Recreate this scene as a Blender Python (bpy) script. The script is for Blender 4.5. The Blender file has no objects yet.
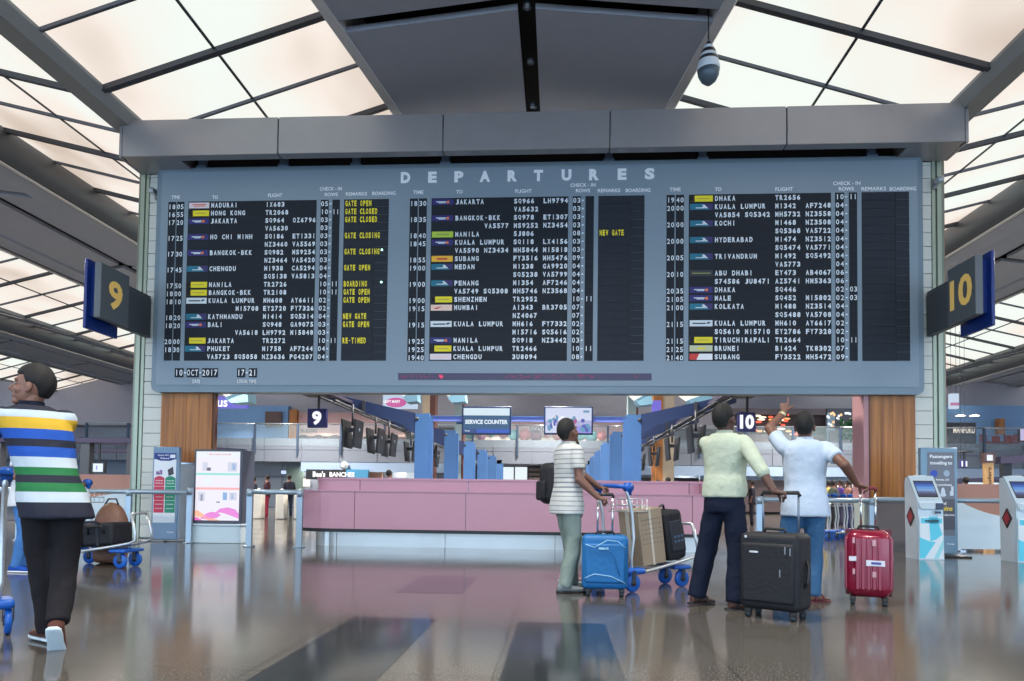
import bpy, bmesh, math, random
import numpy as np
from math import radians, sin, cos, pi, sqrt, atan2
from mathutils import Vector, Matrix
random.seed(7)
S = bpy.context.scene
COL = S.collection
# ------------------------------------------------------------------ camera
F, PX0, PY0, CH = 720.0, 512.0, 469.0, 0.95
cam = bpy.data.objects.new('camera', bpy.data.cameras.new('camera')); COL.objects.link(cam)
CR = Matrix.Rotation(radians(3.66), 3, 'Z') @ Matrix.Rotation(pi/2 + radians(2.07), 3, 'X') @ Matrix.Rotation(0.0125, 3, 'Z')
cam.matrix_world = Matrix.Translation((0, 0, CH)) @ CR.to_4x4()
cam.data.sensor_width = 36.0; cam.data.lens = F/1024*36; cam.data.shift_y = 129/1024
cam.data.clip_end = 400
S.camera = cam
# ------------------------------------------------------------------ world, exposure
w = bpy.data.worlds.new('hall_daylight'); S.world = w; w.use_nodes = True
bg = w.node_tree.nodes['Background']; bg.inputs[0].default_value = (0.52, 0.70, 0.92, 1); bg.inputs[1].default_value = 4.2
S.view_settings.view_transform = 'Standard'; S.view_settings.look = 'None'
S.view_settings.gamma = 1; S.view_settings.use_curve_mapping = False
S.view_settings.exposure = 0.0
PANEL_LIGHT = 1.0
def hall_lamp(x, y, z, power, size=.5, col=(1, .93, .84), spread=150):   # recessed downlight of the hall
    l = bpy.data.lights.new('hall_downlight', 'AREA'); l.shape = 'DISK'; l.size = size; l.energy = power; l.color = col; l.spread = radians(spread)
    o = bpy.data.objects.new('hall_downlight', l); COL.objects.link(o); o.location = (x, y, z)
for xx_ in (-15.3, -.6, 14.3):
    for yy_ in (17, 25, 33, 41): hall_lamp(xx_, yy_, 8.5, 1500, 1.0)
for xx_ in (-15.3, -.6, 14.3):
    for yy_ in (-2, 5): hall_lamp(xx_, yy_, 8.4, 500, 1.0)
for xx_ in range(-22, 27, 6):
    hall_lamp(xx_, 47.3, 5.8, 60, .6); hall_lamp(xx_, 45.2, 2.85, 60, .4)

def at(px, py, Y):          # a point of the plane y = Y seen at a pixel of the photograph
    d = CR @ Vector(((px-PX0)/F, -(py-PY0)/F, -1)); t = Y/d.y
    return d.x*t, CH + d.z*t
def X(px, Y, py=500): return at(px, py, Y)[0]
def Z(py, Y, px=512): return at(px, py, Y)[1]

# ------------------------------------------------------------------ materials
MATS = {}
def mat(name, col, rough=0.5, metal=0.0, var=0.06, nscale=3.0, emit=None, es=0.0, bump=0.0, bscale=40.0, alpha=None, spec=0.5, coat=0.0):
    if name in MATS: return MATS[name]
    m = bpy.data.materials.new(name); m.use_nodes = True; nt = m.node_tree; N = nt.nodes; L = nt.links
    b = N['Principled BSDF']; b.inputs['Roughness'].default_value = rough; b.inputs['Metallic'].default_value = metal
    b.inputs['Specular IOR Level'].default_value = spec; b.inputs['Coat Weight'].default_value = coat
    tc = N.new('ShaderNodeTexCoord')
    c = col[:3]
    if var > 0:
        nz = N.new('ShaderNodeTexNoise'); nz.inputs['Scale'].default_value = nscale; nz.inputs['Detail'].default_value = 4
        L.new(tc.outputs['Object'], nz.inputs['Vector'])
        r = N.new('ShaderNodeMix'); r.data_type = 'RGBA'
        r.inputs[6].default_value = (*[max(0, v*(1-var)) for v in c], 1); r.inputs[7].default_value = (*[min(1, v*(1+var)) for v in c], 1)
        L.new(nz.outputs['Fac'], r.inputs[0]); L.new(r.outputs[2], b.inputs['Base Color'])
    else: b.inputs['Base Color'].default_value = (*c, 1)
    if emit: b.inputs['Emission Color'].default_value = (*emit, 1); b.inputs['Emission Strength'].default_value = es
    if bump:
        n2 = N.new('ShaderNodeTexNoise'); n2.inputs['Scale'].default_value = bscale; n2.inputs['Detail'].default_value = 3
        L.new(tc.outputs['Object'], n2.inputs['Vector'])
        bp = N.new('ShaderNodeBump'); bp.inputs['Strength'].default_value = bump; bp.inputs['Distance'].default_value = 0.02
        L.new(n2.outputs['Fac'], bp.inputs['Height']); L.new(bp.outputs[0], b.inputs['Normal'])
    if alpha is not None: b.inputs['Alpha'].default_value = alpha
    MATS[name] = m; return m
def sr(r, g, b):            # sRGB 0-255 to linear
    f = lambda v: (v/255/12.92) if v <= 10.3 else ((v/255+0.055)/1.055)**2.4
    return (f(r), f(g), f(b))
def bands(name, stops, axis='Z', rough=0.8, bump=0.25, bscale=14, const=True, coord='Object', scale=1.0, offset=0.0):
    """hard colour bands along one axis of the object (stops: position 0-1, colour)"""
    m = mat(name, (1, 1, 1), rough, var=0, bump=bump, bscale=bscale); nt = m.node_tree; N = nt.nodes; L = nt.links
    tc = [n for n in N if n.type == 'TEX_COORD'][0]
    sp = N.new('ShaderNodeSeparateXYZ'); L.new(tc.outputs[coord], sp.inputs[0])
    mp = N.new('ShaderNodeMath'); mp.operation = 'MULTIPLY_ADD'; mp.inputs[1].default_value = scale; mp.inputs[2].default_value = offset
    L.new(sp.outputs[axis], mp.inputs[0])
    cr = N.new('ShaderNodeValToRGB'); L.new(mp.outputs[0], cr.inputs[0]); cr.color_ramp.interpolation = 'CONSTANT' if const else 'LINEAR'
    el = cr.color_ramp.elements
    el[0].position = stops[0][0]; el[0].color = (*stops[0][1], 1)
    el[1].position = stops[1][0]; el[1].color = (*stops[1][1], 1)
    for p, c in stops[2:]:
        e = el.new(p); e.color = (*c, 1)
    L.new(cr.outputs[0], N['Principled BSDF'].inputs['Base Color']); return m
def glow(name, col, s): return mat(name, (0.02, 0.02, 0.02), 0.3, emit=col, es=s, var=0)

# ------------------------------------------------------------------ mesh builder
class MB:
    def __init__(s): s.v = []; s.f = []; s.mi = []; s.sm = []
    def add(s, vs, fs, mi=0, sm=False):
        o = len(s.v); s.v += [tuple(v) for v in vs]; s.f += [tuple(i+o for i in f) for f in fs]
        s.mi += [mi]*len(fs); s.sm += [sm]*len(fs); return s
    def box(s, x0, x1, y0, y1, z0, z1, mi=0, M=None):
        vs = [Vector((x, y, z)) for z in (z0, z1) for y in (y0, y1) for x in (x0, x1)]
        if M is not None: vs = [M @ v for v in vs]
        return s.add(vs, [(0,2,3,1),(4,5,7,6),(0,1,5,4),(2,6,7,3),(0,4,6,2),(1,3,7,5)], mi)
    def rbox(s, x0, x1, y0, y1, z0, z1, r=0.02, mi=0, M=None, seg=3):   # box with rounded edges
        cx, cy, cz = (x0+x1)/2, (y0+y1)/2, (z0+z1)/2
        hx, hy, hz = abs(x1-x0)/2, abs(y1-y0)/2, abs(z1-z0)/2
        r = min(r, hx*.98, hy*.98, hz*.98)
        bm = bmesh.new(); bmesh.ops.create_cube(bm, size=2)
        for v in bm.verts: v.co = Vector((v.co.x*hx, v.co.y*hy, v.co.z*hz))
        bmesh.ops.bevel(bm, geom=list(bm.edges), offset=r, segments=seg, profile=0.5, affect='EDGES')
        T = (M or Matrix.Identity(4)) @ Matrix.Translation((cx, cy, cz))
        bm.verts.ensure_lookup_table()
        vs = [T @ v.co for v in bm.verts]; fs = [[v.index for v in f.verts] for f in bm.faces]
        fl = [max(abs(c) for c in f.normal) < .999 for f in bm.faces]; bm.free()
        s.add(vs, fs, mi, True); s.sm[-len(fl):] = fl; return s
    def loft(s, rings, mi=0, sm=True, cap=True, closed=False):
        n = len(rings[0]); vs = [v for r in rings for v in r]; fs = []
        R = len(rings)
        for i in range(R if closed else R-1):
            a = i*n; b = ((i+1) % R)*n
            for j in range(n):
                k = (j+1) % n; fs.append((a+j, a+k, b+k, b+j))
        if cap and not closed:
            fs.append(tuple(reversed(range(n)))); fs.append(tuple((R-1)*n+j for j in range(n)))
        return s.add(vs, fs, mi, sm)
    def tube(s, pts, r, n=10, mi=0, closed=False):
        P = [Vector(p) for p in pts]; rr = r if isinstance(r, (list, tuple)) else [r]*len(P)
        rings = []; up = None
        for i, p in enumerate(P):
            if closed: t = (P[(i+1) % len(P)]-P[i-1])
            else: t = (P[min(i+1, len(P)-1)]-P[max(i-1, 0)])
            t.normalize()
            if up is None:
                up = Vector((0, 0, 1)) if abs(t.z) < .9 else Vector((1, 0, 0))
            a = t.cross(up)
            if a.length < 1e-4: a = t.cross(Vector((0, 1, 0)))
            a.normalize(); b = a.cross(t).normalized(); up = b
            rings.append([p + a*(cos(2*pi*k/n)*rr[i]) + b*(sin(2*pi*k/n)*rr[i]) for k in range(n)])
        return s.loft(rings, mi, closed=closed)
    def cyl(s, a, b, r, r2=None, n=16, mi=0): return s.tube([a, b], [r, r if r2 is None else r2], n, mi)
    def lathe(s, prof, n=20, mi=0, M=None):
        rings = [[Vector((r*cos(2*pi*k/n), r*sin(2*pi*k/n), z)) for k in range(n)] for r, z in prof]
        if M is not None: rings = [[M @ v for v in r] for r in rings]
        return s.loft(rings, mi)
    def prism(s, poly, d, o=(0, 0, 0), ux=(1, 0, 0), uy=(0, 0, 1), mi=0, sm=False):  # polygon in the (ux,uy) plane pushed back by d along ux x uy
        o = Vector(o); ux = Vector(ux); uy = Vector(uy); nn = ux.cross(uy)
        f = [o+ux*a+uy*b for a, b in poly]; g = [p-nn*d for p in f]; n = len(poly)
        fs = [tuple(range(n)), tuple(n+i for i in reversed(range(n)))] + [(i, n+i, n+(i+1) % n, (i+1) % n) for i in range(n)]
        return s.add(f+g, fs, mi, sm)
    def ell(s, c, r, mi=0, M=None, n=14, m=10):
        vs = []; fs = []
        for i in range(m+1):
            th = pi*i/m
            for k in range(n):
                ph = 2*pi*k/n; vs.append(Vector((sin(th)*cos(ph)*r[0], sin(th)*sin(ph)*r[1], cos(th)*r[2])))
        for i in range(m):
            for k in range(n): fs.append((i*n+k, (i+1)*n+k, (i+1)*n+(k+1) % n, i*n+(k+1) % n))
        c = Vector(c)
        vs = [c + ((M @ v) if M is not None else v) for v in vs]
        return s.add(vs, fs, mi, True)
    def build(s, name, mats, parent=None, loc=None):
        me = bpy.data.meshes.new(name); me.from_pydata([tuple(v) for v in s.v], [], s.f)
        for m in (mats if isinstance(mats, (list, tuple)) else [mats]): me.materials.append(m)
        me.polygons.foreach_set('material_index', s.mi); me.polygons.foreach_set('use_smooth', s.sm)
        bm = bmesh.new(); bm.from_mesh(me); bmesh.ops.remove_doubles(bm, verts=bm.verts, dist=1e-6)
        bmesh.ops.recalc_face_normals(bm, faces=bm.faces)
        bm.to_mesh(me); bm.free(); me.update()
        o = bpy.data.objects.new(name, me); COL.objects.link(o)
        if parent: o.parent = parent
        if loc: o.location = loc
        return o
def tag(o, label=None, cat=None, group=None, kind=None):
    if label: o['label'] = label
    if cat: o['category'] = cat
    if group: o['group'] = group
    if kind: o['kind'] = kind
    return o
def thing(name, label, cat, loc=(0, 0, 0), rz=0.0, group=None):
    o = bpy.data.objects.new(name, None); COL.objects.link(o); o.empty_display_size = .1
    o.location = loc; o.rotation_euler = (0, 0, rz); return tag(o, label, cat, group)
def struct(name, mb, m, parent=None):
    o = mb.build(name, m, parent)
    if not parent: o['kind'] = 'structure'
    return o
def copy_tree(o, parent=None):
    c = o.copy(); COL.objects.link(c); c.parent = parent
    for ch in [x for x in bpy.data.objects if x.parent is o]: copy_tree(ch, c)
    return c
DG = bpy.context.evaluated_depsgraph_get
def bake(o, mods):          # apply modifiers in place
    for t, kw in mods:
        md = o.modifiers.new(t, t)
        for k, v in kw.items(): setattr(md, k, v)
    dg = DG(); dg.update(); me = bpy.data.meshes.new_from_object(o.evaluated_get(dg)); o.modifiers.clear(); o.data = me
    me.polygons.foreach_set('use_smooth', [True]*len(me.polygons)); return o
# ------------------------------------------------------------------ lettering
GL = {}
def glyph(s, bold=0.0):
    k = (s, bold)
    if k not in GL:
        cu = bpy.data.curves.new('g', 'FONT'); cu.body = s; cu.size = 1; cu.offset = bold; cu.resolution_u = 3
        o = bpy.data.objects.new('g', cu); COL.objects.link(o); dg = DG(); dg.update()
        me = bpy.data.meshes.new_from_object(o.evaluated_get(dg))
        vs = [(v.co.x, v.co.y) for v in me.vertices]; fs = [tuple(p.vertices) for p in me.polygons]
        bpy.data.objects.remove(o); bpy.data.curves.remove(cu); bpy.data.meshes.remove(me)
        xs = [v[0] for v in vs] or [0]; ys = [v[1] for v in vs] or [0]
        GL[k] = (vs, fs, min(xs), max(xs), min(ys), max(ys))
    return GL[k]
def text(mb, s, o, w, h, ux=(1, 0, 0), uy=(0, 0, 1), mi=0, bold=0.012, align='C', keep=False):
    """lettering fitted in a w x h box whose centre (or left middle) is o; keep: w is only a maximum"""
    vs, fs, x0, x1, y0, y1 = glyph(s, bold)
    if not vs: return
    sx = w/(x1-x0); sy = h/max(y1-y0, .3)
    if keep: sx = min(sx, sy)
    o = Vector(o); ux = Vector(ux); uy = Vector(uy); cx = (x0+x1)/2 if align == 'C' else x0; cy = (y0+y1)/2
    mb.add([o+ux*((x-cx)*sx)+uy*((y-cy)*sy) for x, y in vs], fs, mi)
def cell_text(mb, s, x, z, Yp, cw, ch, mi=0, bold=0.02):
    for i, c in enumerate(s):
        if c == ' ': continue
        if c == '-': mb.box(x+(i+.28)*cw, x+(i+.72)*cw, Yp-.001, Yp, z-.008, z+.008, mi); continue
        if c in 'I1': text(mb, 'l', (x+(i+.5)*cw, Yp, z), cw*(.2), ch, mi=mi, bold=bold)
        else: text(mb, c, (x+(i+.5)*cw, Yp, z), cw*.74, ch, mi=mi, bold=bold)
# ================================================================== SETTING
def floor_mat(name, c1, c2, rough):
    m = mat(name, c1, rough, var=0, spec=0.32); nt = m.node_tree; N = nt.nodes; L = nt.links; b = N['Principled BSDF']
    tc = [n for n in N if n.type == 'TEX_COORD'][0]
    n1 = N.new('ShaderNodeTexNoise'); n1.inputs['Scale'].default_value = 85; n1.inputs['Detail'].default_value = 3
    n2 = N.new('ShaderNodeTexNoise'); n2.inputs['Scale'].default_value = .8; n2.inputs['Detail'].default_value = 2
    L.new(tc.outputs['Object'], n1.inputs[0]); L.new(tc.outputs['Object'], n2.inputs[0])
    cr = N.new('ShaderNodeValToRGB'); e = cr.color_ramp.elements; e[0].position = .35; e[0].color = (*c1, 1); e[1].position = .66; e[1].color = (*c2, 1)
    L.new(n1.outputs['Fac'], cr.inputs[0])
    br = N.new('ShaderNodeTexBrick'); br.offset = 0; br.inputs['Scale'].default_value = 1; br.inputs['Brick Width'].default_value = 1.3; br.inputs['Row Height'].default_value = 1.3
    br.inputs['Mortar Size'].default_value = .006; br.inputs['Mortar Smooth'].default_value = .3
    br.inputs['Color1'].default_value = (1, 1, 1, 1); br.inputs['Color2'].default_value = (.86, .86, .86, 1); br.inputs['Mortar'].default_value = (.42, .42, .42, 1)
    mp = N.new('ShaderNodeMapping'); mp.inputs['Location'].default_value = (.33, .1, 0); L.new(tc.outputs['Object'], mp.inputs[0]); L.new(mp.outputs[0], br.inputs[0])
    mx = N.new('ShaderNodeMix'); mx.data_type = 'RGBA'; mx.blend_type = 'MULTIPLY'; mx.inputs[0].default_value = 1
    L.new(cr.outputs[0], mx.inputs[6]); L.new(br.outputs[0], mx.inputs[7]); L.new(mx.outputs[2], b.inputs['Base Color'])
    mr = N.new('ShaderNodeMath'); mr.operation = 'MULTIPLY_ADD'; mr.inputs[1].default_value = .1; mr.inputs[2].default_value = rough-.05
    L.new(n2.outputs['Fac'], mr.inputs[0]); L.new(mr.outputs[0], b.inputs['Roughness'])
    return m
FL1 = floor_mat('granite_floor', sr(54, 53, 51), sr(112, 108, 102), .115)
FL2 = floor_mat('dark_granite_inlay', sr(30, 35, 39), sr(58, 64, 66), .10)
M_GREY = mat('painted_grey_metal', sr(128, 130, 134), .38, .25)
M_DGREY = mat('dark_grey_metal', sr(78, 84, 90), .42, .3)
M_SOFF = mat('soffit_grey', sr(158, 164, 176), .6)
M_VOID = mat('slot_black', (.004, .004, .005), .8)
M_LINE = mat('light_trim', sr(205, 205, 205), .5)
M_RIB = mat('rib_metal', sr(84, 90, 102), .4, .3)
M_RIBD = mat('rib_dark', sr(58, 62, 70), .5)
M_STEEL = mat('brushed_steel', sr(180, 188, 196), .28, .85)
M_CHROME = mat('chrome', sr(215, 220, 225), .15, 1.0, var=.02)
M_BLK = mat('black_plastic', sr(22, 23, 26), .45)
M_RUB = mat('rubber', sr(28, 30, 34), .7)
M_WHITE = mat('white_paint', sr(225, 228, 230), .5)
M_LETW = mat('lettering_white', sr(236, 240, 245), .6, var=0)
M_LETF = mat('flap_white', sr(222, 232, 240), .6, var=0)
M_LETY = mat('flap_yellow', sr(244, 226, 36), .6, var=0)
def wood_mat(name, a, b_):
    m = mat(name, a, .42, var=0); N = m.node_tree.nodes; L = m.node_tree.links; tc = [n for n in N if n.type == 'TEX_COORD'][0]
    mp = N.new('ShaderNodeMapping'); mp.inputs['Scale'].default_value = (9, 9, .35); L.new(tc.outputs['Object'], mp.inputs[0])
    nz = N.new('ShaderNodeTexNoise'); nz.inputs['Scale'].default_value = 1.6; nz.inputs['Detail'].default_value = 6; L.new(mp.outputs[0], nz.inputs[0])
    cr = N.new('ShaderNodeValToRGB'); e = cr.color_ramp.elements; e[0].position = .3; e[0].color = (*a, 1); e[1].position = .7; e[1].color = (*b_, 1)
    L.new(nz.outputs['Fac'], cr.inputs[0]); L.new(cr.outputs[0], N['Principled BSDF'].inputs['Base Color']); return m
M_WOOD = wood_mat('honey_wood', sr(128, 74, 26), sr(188, 122, 54))
m = mat('luminous_panel', (.05, .05, .05), .6, var=0); N = m.node_tree.nodes; L = m.node_tree.links
tc = [n for n in N if n.type == 'TEX_COORD'][0]; mp = N.new('ShaderNodeMapping'); mp.inputs['Scale'].default_value = (.35, .16, .3); L.new(tc.outputs['Object'], mp.inputs[0])
nz = N.new('ShaderNodeTexNoise'); nz.inputs['Scale'].default_value = 1; nz.inputs['Detail'].default_value = 2; L.new(mp.outputs[0], nz.inputs[0])
cr = N.new('ShaderNodeValToRGB'); e = cr.color_ramp.elements; e[0].position = .34; e[0].color = (.66, .55, .46, 1); e[1].position = .62; e[1].color = (.90, .96, .90, 1)
x = e.new(.47); x.color = (.94, .84, .76, 1)
L.new(nz.outputs['Fac'], cr.inputs[0]); L.new(cr.outputs[0], N['Principled BSDF'].inputs['Emission Color']); N['Principled BSDF'].inputs['Emission Strength'].default_value = PANEL_LIGHT
M_LUM = m

# floor: granite with dark inlaid squares running towards the counter
mb = MB()
mb.box(-60, 60, -20, 75, -.2, 0, 0)
fl = struct('floor', mb, FL1)
mb = MB()
for k in range(-6, 7):
    x0 = -1.56 + k*1.27
    if k in (0, 1): rows = [(.6, 5.45)] if k == 1 else [(.6, 5.5), (6.9, 8.4)]
    elif k in (3, -3): rows = [(.6, 2.6)]
    else: rows = []
    for a, b in rows: mb.box(x0, x0+.65, a, b, 0.0, .0012)
struct('trim_1', mb, FL2)

# --- pleated roof: grey spines running away from the camera, luminous slopes between them
XC, P = -.6, 16.0
HWC = lambda y: max(2.4, min(5.2, 3.25-.148*(y-10.9)))
SP = {-3: (-43.6, 8.7, 9.05), -2: (-29.4, 8.65, 8.95), -1: (-15.3, 8.55, 8.85), 0: (-.6, 8.7, 9.02), 1: (14.3, 8.55, 8.85), 2: (28.4, 8.65, 8.95), 3: (42.6, 8.7, 9.05)}
Y0, Y1 = -14, 50
mod = 6.35
for k, (xc, ze, zc) in SP.items():
    mb = MB(); hw = 3.5 if k == 0 else 2.3
    y = 11.65 - mod*5
    while y < Y1:
        ya, yb = max(y, Y0), min(y+mod-.3, Y1)
        if yb > ya:
            for s in (-1, 1):
                ha, hb = (HWC(ya), HWC(yb)) if k == 0 else (hw, hw)
                mb.add([(xc+s*.15, ya, zc), (xc+s*ha, ya, ze), (xc+s*ha, ya, ze+.1), (xc+s*.15, ya, zc+.1), (xc+s*.15, yb, zc), (xc+s*hb, yb, ze), (xc+s*hb, yb, ze+.1), (xc+s*.15, yb, zc+.1)],
                       [(0,1,2,3),(7,6,5,4),(0,4,5,1),(1,5,6,2),(2,6,7,3),(3,7,4,0)], 0)
        y += mod
    # panel joints across each slab are slots that stop short of the edge: solid bridge near the edge
    for s in (-1, 1):
        if k == 0: continue
        a, b = sorted((xc+s*(hw-.75), xc+s*hw)); mb.box(a, b, Y0, Y1, ze+.012, ze+.3, 0)
    if k: mb.box(xc-hw, xc+hw, Y0, Y1, zc+.36, zc+.5, 1)
    else: mb.loft([[(xc-HWC(yy)+.05, yy, zc+.36), (xc+HWC(yy)-.05, yy, zc+.36), (xc+HWC(yy)-.05, yy, zc+.5), (xc-HWC(yy)+.05, yy, zc+.5)] for yy in (Y0, -2.3, 4, 10.9, 16.6, Y1)], 1, False)
    ce = struct('ceiling', mb, [M_SOFF, M_VOID])
    mb = MB()                                      # rounded bulkhead along both edges
    for s in (-1, 1):
        r = .46; px = [xc+s*hw + s*.05, ze]
        poly = [(xc+s*(hw-.1), ze-.02), (xc+s*(hw+.05), ze-.02)] + [(xc+s*(hw+.04+.22*sin(t)), ze+.42-.42*cos(t)) for t in [pi*i/10 for i in range(1, 11)]] + [(xc+s*(hw-.1), ze+.84)]
        if k == 0:
            ys = [Y0, -2, 4, 10.9, 16.6, Y1]
            mb.loft([[(xc+s*(HWC(yy)+u), yy, ze+v) for u, v in ((-.1, -.02), (.08, -.02), (.16, .1), (.16, 1.6), (-.1, 1.6))] for yy in ys], 0, False)
            continue
        if s > 0: pass
        else: poly = poly[::-1]
        mb.prism(poly, Y1-Y0, (0, Y0, 0), (1, 0, 0), (0, 0, 1), 0, k != 0)
        a, b = sorted((xc+s*(hw-.02), xc+s*(hw+.08))); mb.box(a, b, Y0, Y1, ze-.05, ze-.02, 1)
    struct('ceiling_bulkhead', mb, [M_DGREY if k else M_LINE, M_LINE])
    if abs(k) <= 2 or True:
        mb = MB()
        for j in range(-4, 8):                     # small downlights in the long slot
            mb.cyl((xc, 12.9+j*1.55-1.1, zc+.12), (xc, 12.9+j*1.55-1.1, zc+.2), .07, n=12)
        if k == 0: struct('ceiling_downlights', mb, mat('downlight_lens', sr(150, 165, 180), .2, .5))
# luminous slopes
slopes = []
for k in range(-3, 3):
    xa = SP[k][0] + (3.5 if k == 0 else 2.3)+.1; xb = SP[k+1][0] - (3.5 if k+1 == 0 else 2.3)-.1; xv = (xa+xb)/2
    if k == -1: xv = -8.55
    if k == 0: xv = 7.4
    slopes.append((xa, SP[k][1]+.75, xv, 8.2) if k else (1.85, 8.2+.31*5.55, xv, 8.2)); slopes.append((xb, SP[k+1][1]+.75, xv, 8.2) if k+1 else (-3.05, 8.2+.31*5.5, xv, 8.2))
for i, (xe, ze, xv, zv) in enumerate(slopes):
    mb = MB(); d = Vector((xe-xv, 0, ze-zv)); n = Vector((-d.z, 0, d.x)).normalized(); n = n if n.z > 0 else -n
    def pt(t, y, h=0): return Vector((xv, y, zv)) + d*t + n*h
    mb.add([pt(0, Y0), pt(1, Y0), pt(1, Y1), pt(0, Y1), pt(0, Y0, .06), pt(1, Y0, .06), pt(1, Y1, .06), pt(0, Y1, .06)],
           [(0,1,2,3),(4,7,6,5),(0,4,5,1),(1,5,6,2),(2,6,7,3),(3,7,4,0)], 0)
    y = 12.3 - 1.62*16; c = 0
    while y < Y1:
        thick = (c % 2 == 0)
        wv, dp, mi = ((.10, .10, 1) if thick else (.055, .06, 1))
        def rb(y0, y1, d0, d1, mi):
            mb.add([pt(0, y0, -d1), pt(1, y0, -d1), pt(1, y1, -d1), pt(0, y1, -d1), pt(0, y0, -d0), pt(1, y0, -d0), pt(1, y1, -d0), pt(0, y1, -d0)],
                   [(3,2,1,0),(4,5,6,7),(0,1,5,4),(1,2,6,5),(2,3,7,6),(3,0,4,7)], mi)
        if thick: rb(y-wv/2, y+wv/2, 0, dp, 2); rb(y+wv/2+.02, y+wv/2+.08, 0, dp*.6, 1)
        else: rb(y-wv/2, y+wv/2, 0, dp, 1)
        y += 1.62; c += 1
    for t in (.42,):
        p0, p1 = pt(t-.004, Y0, -.03), pt(t+.004, Y0, -.03)
        q0, q1 = pt(t-.004, Y1, -.03), pt(t+.004, Y1, -.03)
        u0, u1 = pt(t-.004, Y0, 0), pt(t+.004, Y0, 0); w0, w1 = pt(t-.004, Y1, 0), pt(t+.004, Y1, 0)
        mb.add([p0, p1, q1, q0, u0, u1, w1, w0], [(3,2,1,0),(0,1,5,4),(1,2,6,5),(2,3,7,6),(3,0,4,7)], 2)
    struct('ceiling_light_slope', mb, [M_LUM, M_RIB, M_RIBD])
for xv in sorted({s[2] for s in slopes}):           # valley members
    mb = MB()
    if abs(xv) < 9:
        s = -1 if xv < 0 else 1
        q = [(xv-.27, 8.22), (xv-.18, 8.02), (xv+.18, 8.02), (xv+.27, 8.22), (xv+.27, 8.5), (xv-.27, 8.5)]
        mb.prism(q, 13.75-Y0, (0, Y0, 0), (1, 0, 0), (0, 0, 1), 0)
        mb.box(xv-.06, xv+.06, 13.75, Y1, 8.05, 8.3, 0)
    else: mb.box(xv-.06, xv+.06, Y0, Y1, 8.08, 8.3, 0)
    struct('ceiling_valley_beam', mb, mat('valley_beam_grey', sr(132, 138, 140), .45, .1))

# --- header beam over the board, made of six casing panels
HX0, HX1, HZ0, HZ1 = -8.57, 7.32, 7.41, 8.13
mb = MB(); seams = [HX0+.07] + [X(p, 13.2, 130) for p in (278, 443, 610, 787)] + [HX1-.07]
for a, b in zip(seams, seams[1:]):
    mb.rbox(a+.008, b-.008, 13.2, 13.42, HZ0, HZ1, .012, 0, seg=1)
mb.rbox(HX0, HX0+.06, 13.22, 13.95, HZ0-.01, HZ1, .01, 0, seg=1); mb.rbox(HX1-.06, HX1, 13.22, 13.95, HZ0-.01, HZ1, .01, 0, seg=1)
mb.box(HX0+.03, HX1-.03, 13.23, 13.4, HZ0+.02, HZ1-.02, 1)
mb.box(HX0+.06, HX0+1.15, 13.4, 13.95, HZ0, HZ1, 0); mb.box(HX1-1.0, HX1-.06, 13.4, 13.95, HZ0, HZ1, 0)
mb.box(HX0+1.1, HX1-.95, 13.4, 14.3, 7.86, HZ1, 2); mb.box(HX0+1.1, HX1-.95, 14.2, 14.3, 7.3, 7.9, 2); mb.box(HX0+.3, HX1-.3, 13.96, 14.02, 7.45, HZ1, 2); mb.box(HX0+.3, HX1-.3, 13.96, 14.3, 7.95, HZ1, 2)
struct('trim_2', mb, [mat('header_casing', sr(150, 148, 150), .32, .35), M_VOID, mat('header_recess', sr(52, 44, 46), .7)])

# --- piers either side
M_TILE = mat('pier_tile', sr(206, 208, 200), .35, var=.05, nscale=1.5)
M_GAP = mat('tile_joint', sr(140, 150, 148), .7)
M_OLIVE = mat('pier_edge_metal', sr(118, 130, 118), .35, .5)
M_PINKJ = mat('pier_jamb', sr(176, 130, 134), .45)
def pier(name, xo, s):       # xo outer edge, s = +1 when the pier body lies to the right of it
    r = lambda a, b: tuple(sorted((xo+s*a, xo+s*b)))
    mb = MB(); z = .02; a, b = r(.3, 1.56)
    mb.box(a, b, 14.03, 14.5, 0, 7.5, 1)
    a1, b1 = r(.3, .78)
    while z < 7.4:
        mb.rbox(a1+.004, b1-.004, 14.0, 14.06, z+.004, min(z+.258, 7.41), .006, 0, seg=1)
        z += .262
    struct(name, mb, [M_TILE, M_GAP])
    mb = MB()
    for (p, q, y0, mi) in ((0, .045, 14.12, 1), (.045, .12, 14.06, 0), (.12, .2, 13.99, 2), (.2, .24, 14.03, 0), (.24, .3, 13.98, 2)):
        a, b = r(p, q); mb.box(a, b, y0, 14.5, 0, 7.5, mi)
    struct('trim_3' if s > 0 else 'trim_4', mb, [M_OLIVE, mat('pier_brass', sr(150, 118, 100), .4, .4), mat('pier_rail', sr(158, 168, 152), .35, .4)])
LX, RX = X(128, 14.0, 430), X(950, 14.0, 430)
pier('wall_left', LX, 1); pier('wall_right', RX, -1)
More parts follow.
